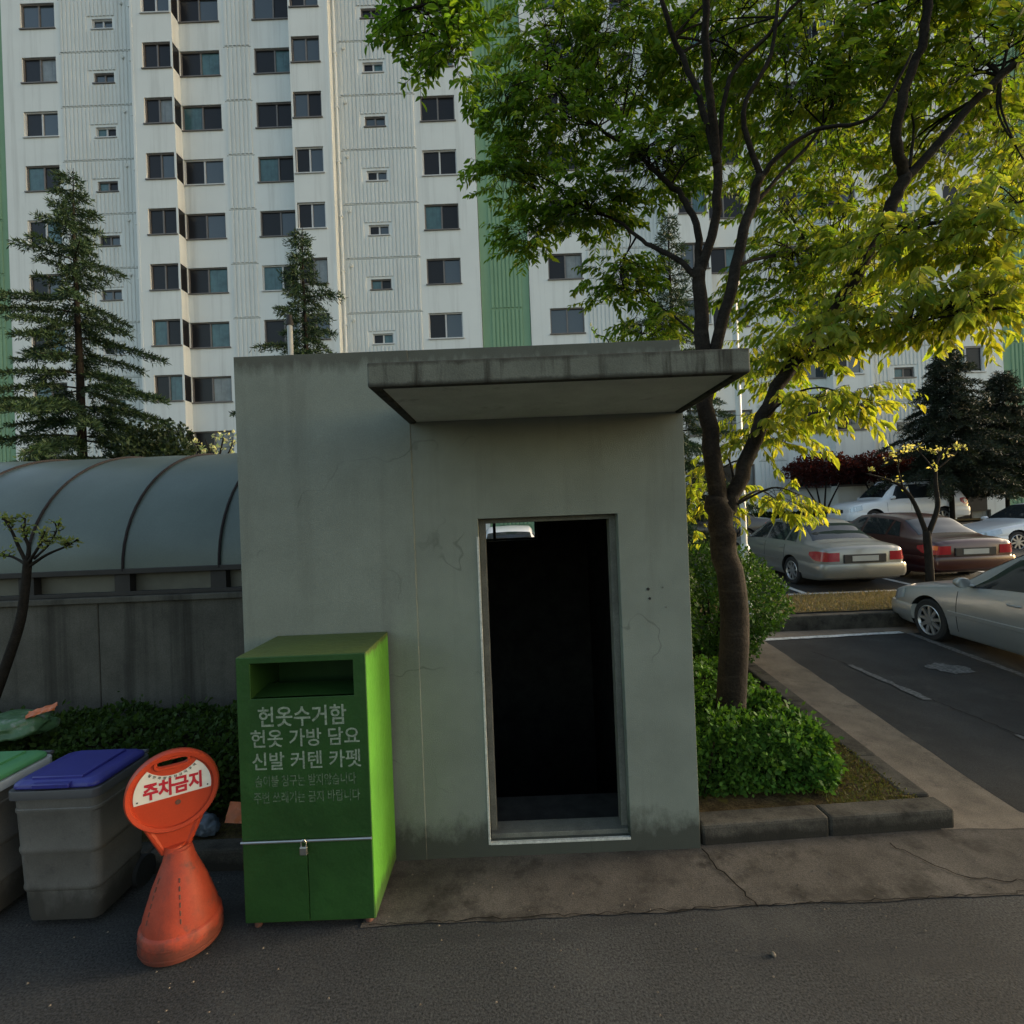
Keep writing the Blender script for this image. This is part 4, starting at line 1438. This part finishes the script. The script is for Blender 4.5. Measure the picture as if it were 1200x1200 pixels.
# ================================================================== conifers
def cedar_parts(hh, rad, seed, z_from=.06, dens=1.0, droop=.25, ca=(.016, .036, .016), cb=(.045, .082, .03), tuft=.16, open_=False):
    r = random.Random(seed)
    tk = MB()
    tk.tube([(0, 0, 0), (.03 * hh / 10, 0, hh * .5), (0, 0, hh * .86), (.04, .02, hh)], [hh * .013, hh * .008, hh * .003, .006], 9)
    nd_ = MB(); nd_.c = []
    z = hh * z_from
    while z < hh * .985:
        f = 1 - z / hh
        Lb = rad * (f ** (1.0 if open_ else .82)) * r.uniform(.75, 1.15) + .12
        nb = (5 if f > .55 else 4) if open_ else 5
        a0 = r.uniform(0, 6.28)
        for k in range(nb):
            a = a0 + 2 * PI * k / nb + r.uniform(-.35, .35)
            L = Lb * (r.uniform(.45, .95) if r.random() < .7 else r.uniform(1., 1.4))
            h_ = Vector((math.cos(a), math.sin(a), 0))
            up = (.1 if f > .3 else .7) if open_ else (.35 if f > .2 else .9)
            zb = z + r.uniform(-.1, .1)
            P = []
            for i in range(7):
                t = i / 6
                P.append(Vector((0, 0, zb)) + h_ * (L * t) + Vector((0, 0, L * ((up * .5 * t - .42 * t * t + .16 * t ** 3) if open_ else (up * .5 * t - (droop + .3) * t * t)))))
            tk.tube(P, [.012 + .02 * L / 3 * (1 - i / 6) for i in range(7)], 4, cap=False)
            side = Vector((-h_.y, h_.x, 0))
            nt = max(6, int(L / .075 * dens))
            for i in range(nt):
                t = .12 + .88 * (i + r.random()) / nt
                j = min(5, int(t * 6))
                p = P[j].lerp(P[j + 1], t * 6 - j)
                tl = (.12 + .2 * L * (1 - t) ** .7 * .6 + .12) * r.uniform(.6, 1.2) * (.8 if open_ else 1)
                sd = side * (1 if i % 2 else -1)
                d = (h_ * .65 + sd * .8 + Vector((0, 0, -.25)) + rv(r) * .2).normalized()
                nq = max(5, int(tl / .026))
                for q in range(nq):
                    pp = p + d * (tl * q / nq) + Vector((0, 0, -.5 * tl * (q / nq) ** 2))
                    dd = (d * .8 + rv(r) * .75 + Vector((0, 0, .1))).normalized()
                    tip = (q / nq) * t
                    quadleaf(nd_, pp, dd, rv(r), tuft * r.uniform(.7, 1.25), tuft * .1, vary(lerpc(ca, cb, min(1, r.random() * .7 + .3 * tip)), r, .25))
        z += ((.24 + .42 * f) if open_ else (.22 + .2 * f)) * (hh / 12)
    return tk, nd_


def conifer(name, label, loc, parts, tilt=0., scale=1., group=None):
    t = thing(name, label, 'tree', loc, group)
    tk, nd_ = parts
    save = t.location.copy()
    t.location = (0, 0, 0)
    tk.build('trunk', M['bark_dark'], t, smooth='all')
    nd_.build('crown', M['needle'], t)
    t.location = save
    t.rotation_euler = (0, tilt, 0)
    t.scale = (scale,) * 3
    return t


p = at(86, 195, 15.0)
conifer('cedar_tree', 'tall drooping cedar at the left, rising behind the curved ramp roof', (p.x - .1, 15, gz(15)), cedar_parts(p.z - gz(15), 4.4, 61, dens=3.2, open_=True), .0)
p = at(352, 262, 16.5)
conifer('cedar_tree', 'slender smaller cedar standing behind the booth roof and its flue pipe', (p.x, 16.5, gz(16.5)), cedar_parts(p.z - gz(16.5), 3.9, 66, dens=2.6, open_=True), .0)
p = at(775, 245, 17.5)
conifer('cedar_tree', 'cedar half hidden behind the street tree and the booth canopy', (p.x + .2, 17.5, gz(17.5)), cedar_parts(p.z - gz(17.5), 3.1, 63, dens=2.2, open_=True), .0)
p = at(1128, 405, 20.0)
conifer('fir_tree', 'dense dark conifer in front of the right block behind the white off-roader', (p.x, 20.8, gz(20.8)),
        cedar_parts(p.z - gz(20.8) + .3, 3.1, 64, .24, 2.4, .1, (.012, .02, .012), (.025, .036, .02), .16))
conifer('fir_tree', 'dark conifer at the right edge above the pale parked sedan', (20.9, 21.6, gz(21.5)),
        cedar_parts(6.6, 2.6, 65, .24, 2.3, .1, (.012, .02, .012), (.024, .034, .02), .16))
bush('bush', 'dark low conifer shrub left of the booth behind the ramp roof', (-9.3, 13.5, 3.3), 1.5, 1.1, 1.7, 9000, 43, (.012, .022, .01), (.028, .045, .018), (.09, .15))


# ================================================================== small trees
def small_tree(name, label, pts_list, leaf_n, ca, cb, seed, mats=None, size=.06, spread=.12, group=None, wood_m='bark_dark', bare=.3, rad=1.0, cat='tree'):
    r = random.Random(seed)
    base = Vector(pts_list[0][0][0])
    t = thing(name, label, cat, tuple(base), group)
    tw = MB()
    lv = MB(); lv.c = []
    for pts, r0, r1 in pts_list:
        P = crom([Vector(q) for q in pts], 5)
        tw.tube(P, [(r0 + (r1 - r0) * i / (len(P) - 1)) * rad for i in range(len(P))], 8)
        if r1 < .02:
            for k in range(leaf_n):
                i = r.randint(int(len(P) * bare), len(P) - 1)
                d = (rv(r) + Vector((0, 0, .45))).normalized()
                L = r.uniform(.4, 1) * spread * 2.4
                e_ = P[i] + d * L
                tw.tube([P[i], P[i].lerp(e_, .5) + rv(r) * .02, e_], [.006 * rad, .005 * rad, .003 * rad], 4, cap=False)
                for q in range(r.randint(4, 9)):
                    pp = P[i].lerp(e_, r.uniform(.5, 1)) + rv(r) * size * .5
                    quadleaf(lv, pp, (rv(r) + Vector((0, 0, .3))).normalized(), rv(r), size * r.uniform(.7, 1.3), size * .28, foliage_colors(r, ca, cb, .2))
    tw.build('trunk', M[wood_m], t, smooth='all')
    lv.build('crown', M['leaf'], t)
    return t


Y = 4.35
small_tree('sapling', 'small pruned tree with crooked trunk and pale new leaves before the ramp wall',
           [([at(-10, 830, Y), at(8, 780, Y), at(24, 730, Y), at(30, 690, Y), at(33, 655, Y)], .04, .03),
            ([at(33, 662, Y), at(22, 640, Y), at(14, 622, Y), at(5, 608, Y)], .016, .007), ([at(33, 660, Y), at(46, 640, Y - .1), at(52, 622, Y - .1)], .014, .006),
            ([at(34, 664, Y), at(55, 650, Y), at(78, 640, Y), at(88, 634, Y)], .014, .005), ([at(32, 662, Y), at(14, 652, Y + .1), at(-8, 650, Y + .1)], .014, .006),
            ([at(33, 655, Y), at(34, 640, Y), at(28, 625, Y), at(30, 608, Y)], .018, .006), ([at(40, 655, Y), at(60, 635, Y + .1), at(70, 612, Y + .1)], .011, .005)],
           9, (.10, .14, .04), (.25, .26, .12), 71, size=.042, spread=.035, bare=.55)
Y = 9.3
small_tree('sapling', 'young forked tree with few pale leaves on the verge before the red car',
           [([at(1090, 700, Y), at(1088, 660, Y), at(1085, 622, Y)], .075, .06), ([at(1086, 628, Y), at(1072, 592, Y), at(1058, 572, Y), at(1040, 562, Y), at(1015, 555, Y)], .045, .012),
            ([at(1086, 628, Y), at(1098, 595, Y), at(1096, 565, Y), at(1098, 540, Y), at(1112, 522, Y)], .05, .012), ([at(1058, 572, Y), at(1052, 550, Y - .2), at(1055, 530, Y - .3)], .018, .008),
            ([at(1097, 555, Y), at(1082, 535, Y + .2), at(1070, 525, Y + .3)], .018, .008), ([at(1097, 550, Y), at(1115, 535, Y), at(1130, 520, Y)], .015, .007)],
           5, (.17, .19, .06), (.42, .4, .22), 72, size=.065, spread=.13, bare=.5)


def maple(x, y, label, seed):
    r = random.Random(seed)
    z0 = gz(y)
    t = thing('maple_tree', label, 'tree', (x, y, z0), 'dark red maples at the foot of the right block')
    tw = MB(); lv = MB(); lv.c = []
    for k in range(4):
        a = 2 * PI * k / 4 + r.uniform(-.4, .4)
        e_ = Vector((x + math.cos(a) * 1.1, y + math.sin(a) * .5, z0 + 2.5 + r.uniform(-.2, .3)))
        P = crom([Vector((x, y, z0)), Vector((x + math.cos(a) * .25, y + math.sin(a) * .15, z0 + 1.0)), e_], 6)
        tw.tube(P, [.07 - .05 * i / (len(P) - 1) for i in range(len(P))], 6)
    for i in range(4200):
        d = rv(r)
        k = (1 + .25 * noise.noise(d * 2 + Vector((seed, 0, 0)))) * r.random() ** .35
        p = Vector((x + d.x * 1.75 * k, y + d.y * .9 * k, z0 + 2.75 + d.z * .72 * k))
        L = r.uniform(.09, .17)
        quadleaf(lv, p, (d * .4 + rv(r)).normalized(), (Vector((0, 0, 1)) + rv(r)).normalized(), L, L * .3, vary(lerpc((.035, .010, .010), (.075, .014, .014), r.random()), r, .3))
    tw.build('trunk', M['bark_dark'], t, smooth='all')
    lv.build('crown', M['leaf'], t)


maple(14.2, 23.4, 'dark red maple against the block, nearest the yellow leaves of the street tree', 81)
maple(17.0, 23.6, 'dark red maple right behind the windscreen of the white off-roader', 82)
maple(19.6, 23.8, 'dark red maple behind the roof of the white off-roader beside the conifer', 83)
# blossom shrub between the cedar and the booth
small_tree('blossom_shrub', 'thin shrub with white blossoms between the ramp roof and the booth',
           [([at(250, 560, 11), at(248, 535, 11), at(240, 515, 11)], .03, .012), ([at(252, 560, 11), at(258, 530, 11), at(262, 512, 11)], .03, .012), ([at(250, 555, 11), at(235, 530, 11), at(230, 520, 11)], .02, .01),
            ([at(252, 555, 11), at(268, 530, 11), at(272, 518, 11)], .02, .01)],
           6, (.3, .34, .2), (.6, .6, .5), 73, size=.09, spread=.1, bare=.4, cat='shrub')
# sprigs above the booth roof right of the canopy
small_tree('sapling', 'leafy sprig showing over the booth parapet beside the half hidden cedar',
           [([at(718, 470, 8.6), at(716, 420, 8.6), at(712, 398, 8.6), at(700, 392, 8.6)], .02, .006), ([at(716, 415, 8.6), at(728, 395, 8.6), at(738, 390, 8.6)], .012, .005)],
           6, (.05, .1, .02), (.1, .18, .03), 74, size=.085, spread=.08, bare=.55)

# ================================================================== lamp post
lp = thing('lamp_post', 'white lamp post with thicker foot beside the rounded bush', 'lamp post', (4.08, 9.05, gz(9.05)))
mb = MB()
mb.lathe([(.05, 1.56), (.05, 6.1), (.04, 6.15)], 4.08, 9.05, 16)
mb.build('pole', M['lamp_white'], lp, smooth=40)
mb = MB()
mb.lathe([(.13, .35), (.13, .40), (.095, .42), (.09, 1.5), (.085, 1.56), (.05, 1.62)], 4.08, 9.05, 16)
mb.build('foot', M['lamp_white'], lp, smooth=40)
mb = MB()
mb.lathe([(.0, 6.14), (.07, 6.15), (.1, 6.2), (.1, 6.32), (.05, 6.4), (.0, 6.42)], 4.08, 9.05, 20)
mb.build('lamp_shade', M['trim_white'], lp, smooth=True)

# ================================================================== cars
SEDAN = dict(L=4.72, st=[  # x, half width, z bottom, z belt, z top, half width of top
    (0.0, .56, .30, .58, .63, .46), (.04, .68, .25, .61, .66, .55), (.16, .80, .2, .66, .71, .64), (.42, .865, .18, .73, .78, .69), (.95, .885, .17, .80, .865, .71), (1.36, .89, .17, .85, .945, .70),
    (1.78, .89, .17, .885, 1.20, .62), (2.14, .89, .17, .90, 1.385, .565), (2.6, .89, .17, .915, 1.43, .575), (3.1, .89, .17, .93, 1.415, .57), (3.5, .89, .17, .94, 1.35, .555), (3.86, .885, .18, .945, 1.15, .60),
    (4.12, .88, .19, .94, 1.01, .67), (4.45, .865, .22, .92, .985, .69), (4.62, .83, .26, .90, .955, .66), (4.69, .78, .3, .87, .92, .62), (4.72, .7, .34, .84, .88, .56)],
    ws=(1.42, 2.10), rw=(3.54, 4.06), wheels=(.93, 3.62), wr=.315, side=[[(1.62, .1), (2.44, .1), (2.44, .88), (2.13, .88)], [(2.52, .1), (3.30, .1), (3.30, .88), (2.52, .88)], [(3.36, .12), (3.74, .12), (3.50, .85), (3.36, .87)]],
    doors=(1.46, 2.48, 3.36))
SUV = dict(L=4.85, st=[
    (0.0, .60, .42, .78, .84, .5), (.05, .74, .36, .84, .9, .6), (.2, .86, .32, .93, .985, .68), (.6, .92, .3, 1.0, 1.06, .74), (1.1, .94, .3, 1.04, 1.11, .75), (1.32, .94, .3, 1.06, 1.15, .75),
    (1.7, .94, .3, 1.08, 1.50, .68), (2.0, .94, .3, 1.09, 1.71, .645), (2.5, .94, .3, 1.09, 1.765, .655), (3.4, .94, .3, 1.10, 1.765, .65), (4.1, .94, .32, 1.11, 1.735, .64), (4.42, .93, .34, 1.12, 1.68, .62),
    (4.62, .92, .38, 1.12, 1.42, .68), (4.74, .89, .42, 1.08, 1.18, .74), (4.82, .84, .46, 1.0, 1.06, .7), (4.85, .74, .5, .94, .98, .6)],
    ws=(1.40, 1.96), rw=(4.44, 4.68), wheels=(.95, 3.78), wr=.37, side=[[(1.62, .08), (2.38, .08), (2.38, .86), (2.0, .86)], [(2.48, .08), (3.32, .08), (3.32, .86), (2.48, .86)], [(3.46, .1), (4.32, .12), (4.16, .85), (3.46, .86)]],
    doors=(1.46, 2.43, 3.38))


def make_car(label, col, spec, loc, rotz, tilt=0., rail=False, group='cars parked in the court', amber=False, spokes=8, zs=1.):
    L = spec['L']
    st = spec['st']

    def prm(x):
        x = max(0, min(L, x))
        for i in range(len(st) - 1):
            if x <= st[i + 1][0]: break
        x0, x1 = st[i][0], st[i + 1][0]
        t = (x - x0) / (x1 - x0)
        out = []
        for k in range(1, 6):
            p1, p2 = st[i][k], st[i + 1][k]
            a_ = st[i - 1] if i > 0 else st[i]
            b_ = st[i + 2] if i + 2 < len(st) else st[i + 1]
            m1 = (p2 - a_[k]) / (x1 - a_[0]) * (x1 - x0) if x1 > a_[0] else 0
            m2 = (b_[k] - p1) / (b_[0] - x0) * (x1 - x0) if b_[0] > x0 else 0
            h = t * t * (3 - 2 * t)
            out.append(p1 + (p2 - p1) * (.45 * t + .55 * h) if abs(m1) + abs(m2) > 9 else
                       (2 * t ** 3 - 3 * t * t + 1) * p1 + (t ** 3 - 2 * t * t + t) * m1 * .8 + (-2 * t ** 3 + 3 * t * t) * p2 + (t ** 3 - t * t) * m2 * .8)
        return out

    def sect(x):
        w_, zb, zl, zt, wt = prm(x)
        hh = zl - zb
        P = [(0, zb), (w_ * .82, zb), (w_ * .95, zb + .1 * hh), (w_ * .995, zb + .36 * hh), (w_ * 1.0, zb + .62 * hh), (w_ * .985, zb + .8 * hh), (w_ * .945, zl),
             (w_ * .945 + (wt - w_ * .945) * .5, zl + (zt - zl) * .53), (wt, zt - .012 - .03 * (zt - zl)), (wt * .86, zt + .006), (wt * .5, zt + .022), (0, zt + .03)]
        return P

    SUB = 3

    def loop(x):
        P = [Vector((0, y, z)) for y, z in sect(x)]
        return [Vector((x, p.y, p.z)) for p in crom(P, SUB)]

    t = thing('parked_car', label, 'car', (0, 0, 0), group)
    mbb = MB()
    xs_ = [0]
    for i in range(len(st) - 1):
        n = max(2, int((st[i + 1][0] - st[i][0]) / .09))
        xs_ += [st[i][0] + (st[i + 1][0] - st[i][0]) * (k + 1) / n for k in range(n)]
    rows = []
    for x in xs_:
        lp_ = loop(x)
        rows.append([tuple(p) for p in lp_] + [(p.x, -p.y, p.z) for p in lp_[-2:0:-1]])
    mbb.grid(rows, 0, True, True, True)
    body = mbb.build('body', [col, M['car_bay']], t, smooth=38, merge=True)
    # wheel arches
    cut = MB()
    for wx in spec['wheels']:
        wc = spec['wr']
        n = 28
        ra = wc * 1.17
        for sgn in (-1, 1):
            ya, yb = sorted((sgn * .62, sgn * 1.1))
            rws = [[(wx + ra * math.cos(2 * PI * k / n), y, wc + ra * math.sin(2 * PI * k / n)) for k in range(n)] for y in (ya, yb)]
            cut.grid(rws, 1, True, True, True)
    co = cut.build('arch_cutter', [col, M['car_bay']], None, merge=True)
    bm_ = body.modifiers.new('arches', 'BOOLEAN')
    bm_.operation = 'DIFFERENCE'
    bm_.object = co
    bm_.solver = 'EXACT'
    dg = bpy.context.evaluated_depsgraph_get()
    me = bpy.data.meshes.new_from_object(body.evaluated_get(dg))
    body.modifiers.clear()
    old = body.data
    body.data = me
    bpy.data.meshes.remove(old)
    bpy.data.objects.remove(co)
    me.polygons.foreach_set('use_smooth', [True] * len(me.polygons))
    me.set_sharp_from_angle(angle=math.radians(38))

    def side_pt(x, tt, off=.006):
        lp_ = loop(x)
        a_, b_ = 6 * SUB, 8 * SUB
        f = a_ + (b_ - a_) * tt
        i = min(int(f), b_ - 1)
        p = lp_[i].lerp(lp_[i + 1], f - i)
        return p + Vector((0, off, off * .35))

    def side_z(x, z, off=.006):
        lp_ = loop(x)
        for i in range(2 * SUB, 8 * SUB):
            if lp_[i].z <= z <= lp_[i + 1].z:
                k = (z - lp_[i].z) / max(1e-6, lp_[i + 1].z - lp_[i].z)
                return lp_[i].lerp(lp_[i + 1], k) + Vector((0, off, 0))
        return lp_[4 * SUB] + Vector((0, off, 0))

    def top_pt(x, s, off=.006):
        lp_ = loop(x)
        a_, b_ = 11 * SUB, 8 * SUB
        f = a_ + (b_ - a_) * abs(s)
        i = min(int(f), a_ - 1)
        i = max(b_, i)
        p = lp_[i].lerp(lp_[min(i + 1, a_)], f - i)
        return Vector((p.x, math.copysign(p.y, s), p.z))

    for sgn in (1, -1):
        for q in spec['side']:
            m_ = MB()
            rws = []
            for j in range(6):
                v = j / 5
                row = []
                for i in range(9):
                    u = i / 8
                    x = (q[0][0] * (1 - u) + q[1][0] * u) * (1 - v) + (q[3][0] * (1 - u) + q[2][0] * u) * v
                    tt = (q[0][1] * (1 - u) + q[1][1] * u) * (1 - v) + (q[3][1] * (1 - u) + q[2][1] * u) * v
                    p = side_pt(x, tt)
                    row.append((p.x, sgn * p.y, p.z))
                rws.append(row if sgn > 0 else row[::-1])
            m_.grid(rws[::-1])
            m_.build('side_window', M['car_glass'], t, smooth='all')
    for nm, (xa, xb), front in (('windscreen', spec['ws'], 1), ('rear_window', spec['rw'], 0)):
        m_ = MB()
        rws = []
        for j in range(8):
            x = xa + (xb - xa) * j / 7
            row = []
            for i in range(15):
                s_ = (i / 7 - 1) * .93
                p = top_pt(x, s_)
                # push the pane out along the slope's normal
                p2 = top_pt(x + .02, s_)
                tdir = (p2 - p).normalized()
                nn = Vector((-tdir.z, 0, tdir.x)).normalized()
                row.append(tuple(p + nn * .008))
            rws.append(row)
        m_.grid(rws)
        m_.build(nm, M['car_glass'], t, smooth='all')
    # wheels
    for wx in spec['wheels']:
        for sgn in (1, -1):
            R = spec['wr']
            yo, yi = sgn * .865, sgn * .66
            m_ = MB()
            prof = [(R * .64, yi), (R * .9, yi), (R * .985, yi + sgn * .02), (R, yi + sgn * .05), (R, yo - sgn * .05), (R * .985, yo - sgn * .02), (R * .9, yo), (R * .68, yo - sgn * .006), (R * .66, yo - sgn * .03)]
            n = 36
            m_.grid([[(wx + a_ * math.cos(2 * PI * k / n), y_, R + a_ * math.sin(2 * PI * k / n)) for k in range(n)] for a_, y_ in prof], 0, True, True, False)
            wh = m_.build('wheel', M['tyre'], t, smooth=40, merge=True)
            m_ = MB()
            yd = yo - sgn * .03
            rws = [[(wx + a_ * math.cos(2 * PI * k / n), y_, R + a_ * math.sin(2 * PI * k / n)) for k in range(n)] for a_, y_ in ((R * .70, yo - sgn * .004), (R * .67, yo + sgn * .002), (R * .62, yd))]
            m_.grid(rws, 0, True)
            for k in range(spokes):
                a_ = 2 * PI * k / spokes + .2
                c_, s_ = math.cos(a_), math.sin(a_)
                for w0, w1, ra_, rb_ in ((.05, .028, .1, .64),):
                    pa = [(R * ra_, -R * w0 * 1.6), (R * rb_, -R * w1 * 2.6), (R * rb_, R * w1 * 2.6), (R * ra_, R * w0 * 1.6)]
                    q0 = [(wx + a * c_ - b * s_, yo - sgn * .012, R + a * s_ + b * c_) for a, b in pa]
                    q1 = [(x_, y_ - sgn * .03, z_) for x_, y_, z_ in q0]
                    m_.face(q0 if sgn < 0 else q0[::-1])
                    for i in range(4):
                        m_.face([q0[i], q0[(i + 1) % 4], q1[(i + 1) % 4], q1[i]])
            m_.tube([(wx, yd - sgn * .02, R), (wx, yo - sgn * .004, R)], R * .16, 14)
            m_.build('rim', M['alloy'], wh, smooth=40)
            m_ = MB()
            m_.tube([(wx, yd - sgn * .05, R), (wx, yd - sgn * .035, R)], R * .64, 24)
            m_.build('brake_disc', M['car_bay'], wh)
    zb = lambda x: prm(x)[2]
    # lamps wrapped round the corners
    hh = st[-4][3] - st[-4][2]
    for sgn in (1, -1):
        m_ = MB()
        zl0, zl1 = (.66, .86) if L < 4.8 else (.84, 1.12)
        colz = []
        for x, k0 in ((L - .42, .3), (L - .3, .1), (L - .2, 0), (L - .12, 0), (L - .06, 0), (L - .025, 0)):
            zt_ = min(zl1, prm(x)[2] - .012)
            a_, b_ = side_z(x, zl0 + k0 * .35, .008), side_z(x, zt_ - k0 * .1, .008)
            if x > L - .1:
                a_.x += .009; b_.x += .009
            colz.append([a_, a_.lerp(b_, .5), b_])
        for q in ((.715, .0), (.62, .0), (.50, .0)):
            zt_ = min(zl1, .845 if L < 4.8 else .94)
            colz.append([Vector((L + .008, q[0], zl0)), Vector((L + .008, q[0], (zl0 + zt_) / 2)), Vector((L + .006, q[0], zt_))])
        m_.grid([[(p.x, sgn * p.y, p.z) for p in c_] for c_ in colz])
        tl = m_.build('tail_light', M['tail'], t, smooth='all')
        if amber:
            m_ = MB()
            c_ = colz[3:6]
            m_.grid([[(p.x + .006, sgn * (p.y + .006), p.z) for p in (q[1], q[1].lerp(q[2], .9))] for q in c_])
            m_.build('indicator', M['amber'], tl, smooth='all')
        m_ = MB()
        zl0, zl1 = (.52, .65) if L < 4.8 else (.70, .88)
        colz = []
        for x in (.46, .36, .26, .17, .1, .05):
            zt_ = min(zl1 + x * .15, prm(x)[2] - .01)
            a_, b_ = side_z(x, zl0 + max(0, x - .25) * .3, .008), side_z(x, zt_, .008)
            colz.append([a_, a_.lerp(b_, .5), b_])
        m_.grid([[(p.x - .004, sgn * p.y, p.z) for p in c_] for c_ in colz])
        m_.build('headlight', M['head'], t, smooth='all')
    # bumpers: bands round the ends
    for nm, xs2, s_ in (('bumper', [L - .78, L - .5, L - .3, L - .16, L - .08, L - .03, L], 1), ('bumper', [.62, .42, .26, .14, .06, .02, 0], -1)):
        m_ = MB()
        z0_, z1_ = (.33, .60) if L < 4.8 else (.42, .76)
        if s_ < 0: z0_, z1_ = z0_ - .05, z1_ - .1
        ringp = []
        for x in xs2:
            w_ = prm(x)[0]
            k = (x - xs2[0]) / (xs2[-1] - xs2[0])
            o_ = .012 + .03 * k
            ringp.append((x + s_ * .035 * k, w_ + o_))
        full = ringp + [(x, -y) for x, y in ringp[::-1]]
        rws = [[(x, y * .97, z0_), (x + s_ * .012, y, z0_ + .06), (x + s_ * .012, y, z1_ - .05), (x, y * .985, z1_), (x - s_ * .05, y * .9, z1_ + .004), (x - s_ * .06, y * .9, z0_)] for x, y in full]
        m_.grid(rws, 0, True, True, True)
        m_.build(nm, col, t, smooth=38)
    # plate (blank), boot seam and recess
    m_ = MB()
    m_.box(L - .0, L + .03, -.42, .42, .62 if L < 4.8 else .8, .80 if L < 4.8 else .93)
    m_.build('plate_recess', M['car_trim'], t, bevel=.01)
    m_ = MB()
    m_.box(L + .028, L + .036, -.26, .26, .66 if L < 4.8 else .82, .77 if L < 4.8 else .92)
    m_.build('number_plate', M['plate'], t)
    m_ = MB()
    m_.box(-.03, .02, -.36, .36, .47 if L < 4.8 else .66, .58 if L < 4.8 else .8)
    m_.build('grille', M['car_trim'], t, bevel=.01)
    if L < 4.8:
        m_ = MB()
        rws = []
        for i in range(21):
            y = (i / 10 - 1) * .6
            rws.append([(L - .055 - .04 * y * y, y, .905), (L - .02 - .05 * y * y, y, .918), (L - .055 - .04 * y * y, y, .93)])
        m_.grid(rws, 0, True)
        m_.build('boot_strip', M['car_trim'], t, smooth='all')
    # seams, handles, trim strip, mirrors
    for sgn in (1, -1):
        for x in spec['doors']:
            m_ = MB()
            P = []
            for z in [spec['st'][7][2] + .1 + k * .07 for k in range(11)]:
                if z < prm(x)[2] - .01: P.append(side_z(x, z, .001))
            P = [Vector((p.x, sgn * p.y, p.z)) for p in P]
            m_.tube(P, .005, 4)
            m_.build('door_seam', M['car_trim'], t)
        for x in (spec['doors'][1] - .17, spec['doors'][2] - .13):
            z = prm(x)[2] - .12
            p = side_z(x, z, .012)
            m_ = MB()
            m_.tube([(p.x - .09, sgn * (p.y - .012), z), (p.x - .06, sgn * (p.y + .006), z), (p.x + .06, sgn * (p.y + .006), z), (p.x + .09, sgn * (p.y - .012), z)], .014, 6)
            m_.build('door_handle', col, t, smooth=True)
        m_ = MB()
        zt_ = spec['st'][8][2] + .34
        xs3 = [1.32 + k * .1 for k in range(int((spec['wheels'][1] - .42 - 1.32) / .1) + 1)]
        m_.grid([[(x, sgn * (side_z(x, zt_ + dz_, .0).y + o_), zt_ + dz_) for dz_, o_ in ((-.03, .0), (-.022, .014), (.022, .014), (.03, .0))] for x in xs3])
        m_.build('trim_strip', col, t, smooth=40)
        p = side_pt(1.66, .1)
        m_ = MB()
        q = Vector((p.x - .03, sgn * (p.y + .13), p.z + .075))
        rws = []
        for k, (dx, s2) in enumerate(((-.07, .25), (-.05, .75), (0, 1), (.045, .98), (.05, .9))):
            rws.append([(q.x + dx, q.y + sgn * .105 * s2 * math.cos(a_), q.z + .07 * s2 * math.sin(a_)) for a_ in [2 * PI * i / 14 for i in range(14)]])
        m_.grid(rws, 0, True, True, True)
        m_.tube([(p.x, sgn * (p.y - .02), p.z + .03), (q.x, q.y, q.z - .03)], .025, 6)
        m_.build('wing_mirror', col, t, smooth=40)
    if rail:
        for sgn in (1, -1):
            m_ = MB()
            m_.tube([(2.05, sgn * .6, 1.73), (2.2, sgn * .6, 1.83), (3.0, sgn * .6, 1.85), (3.9, sgn * .59, 1.83), (4.1, sgn * .59, 1.75)], .02, 6)
            m_.build('roof_rail', M['alloy'], t, smooth=True)
    # a cabin seen through nothing: panes are dark, so only wiper detail on the windscreen
    t.rotation_euler = (0, tilt, rotz)
    t.scale = (1, 1, zs)
    t.location = loc
    return t


SL = .045
make_car('beige metallic sedan seen from behind, parked beyond the verge', P_BEIGE, SEDAN, (6.98, 14.95, gz(14.95)), -PI / 2, SL, zs=.955)
make_car('dark red sedan parked between the beige sedan and the young tree', P_RED, SEDAN, (9.5, 15.3, gz(15.3)), -PI / 2, SL, amber=True, zs=.95)
make_car('silver sedan nearest the street, nose over the verge kerb', P_SILVER, SEDAN, (7.28, 8.92, gz(7.5)), -PI / 2, .02, spokes=9, zs=1.05)
make_car('white off-roader with roof rails parked side on by the block', P_WHITE, SUV, (13.85, 21.8, gz(21.6) + .1), 0, 0, True, zs=1.08)
make_car('pale bluish white sedan cut off by the right edge of the photo', P_WHITE2, SEDAN, (13.9, 15.9, gz(15.3) - .12), 0, 0)
make_car('black sedan mostly hidden behind the beige sedan and tree trunk', P_BLACK, SEDAN, (4.4, 18.5, gz(18.5)), 0, 0)
make_car('white sedan glimpsed through the small rear window of the booth', P_WHITE, SEDAN, (-.1, 16.6, gz(16.6) - .1), -PI / 2, SL)
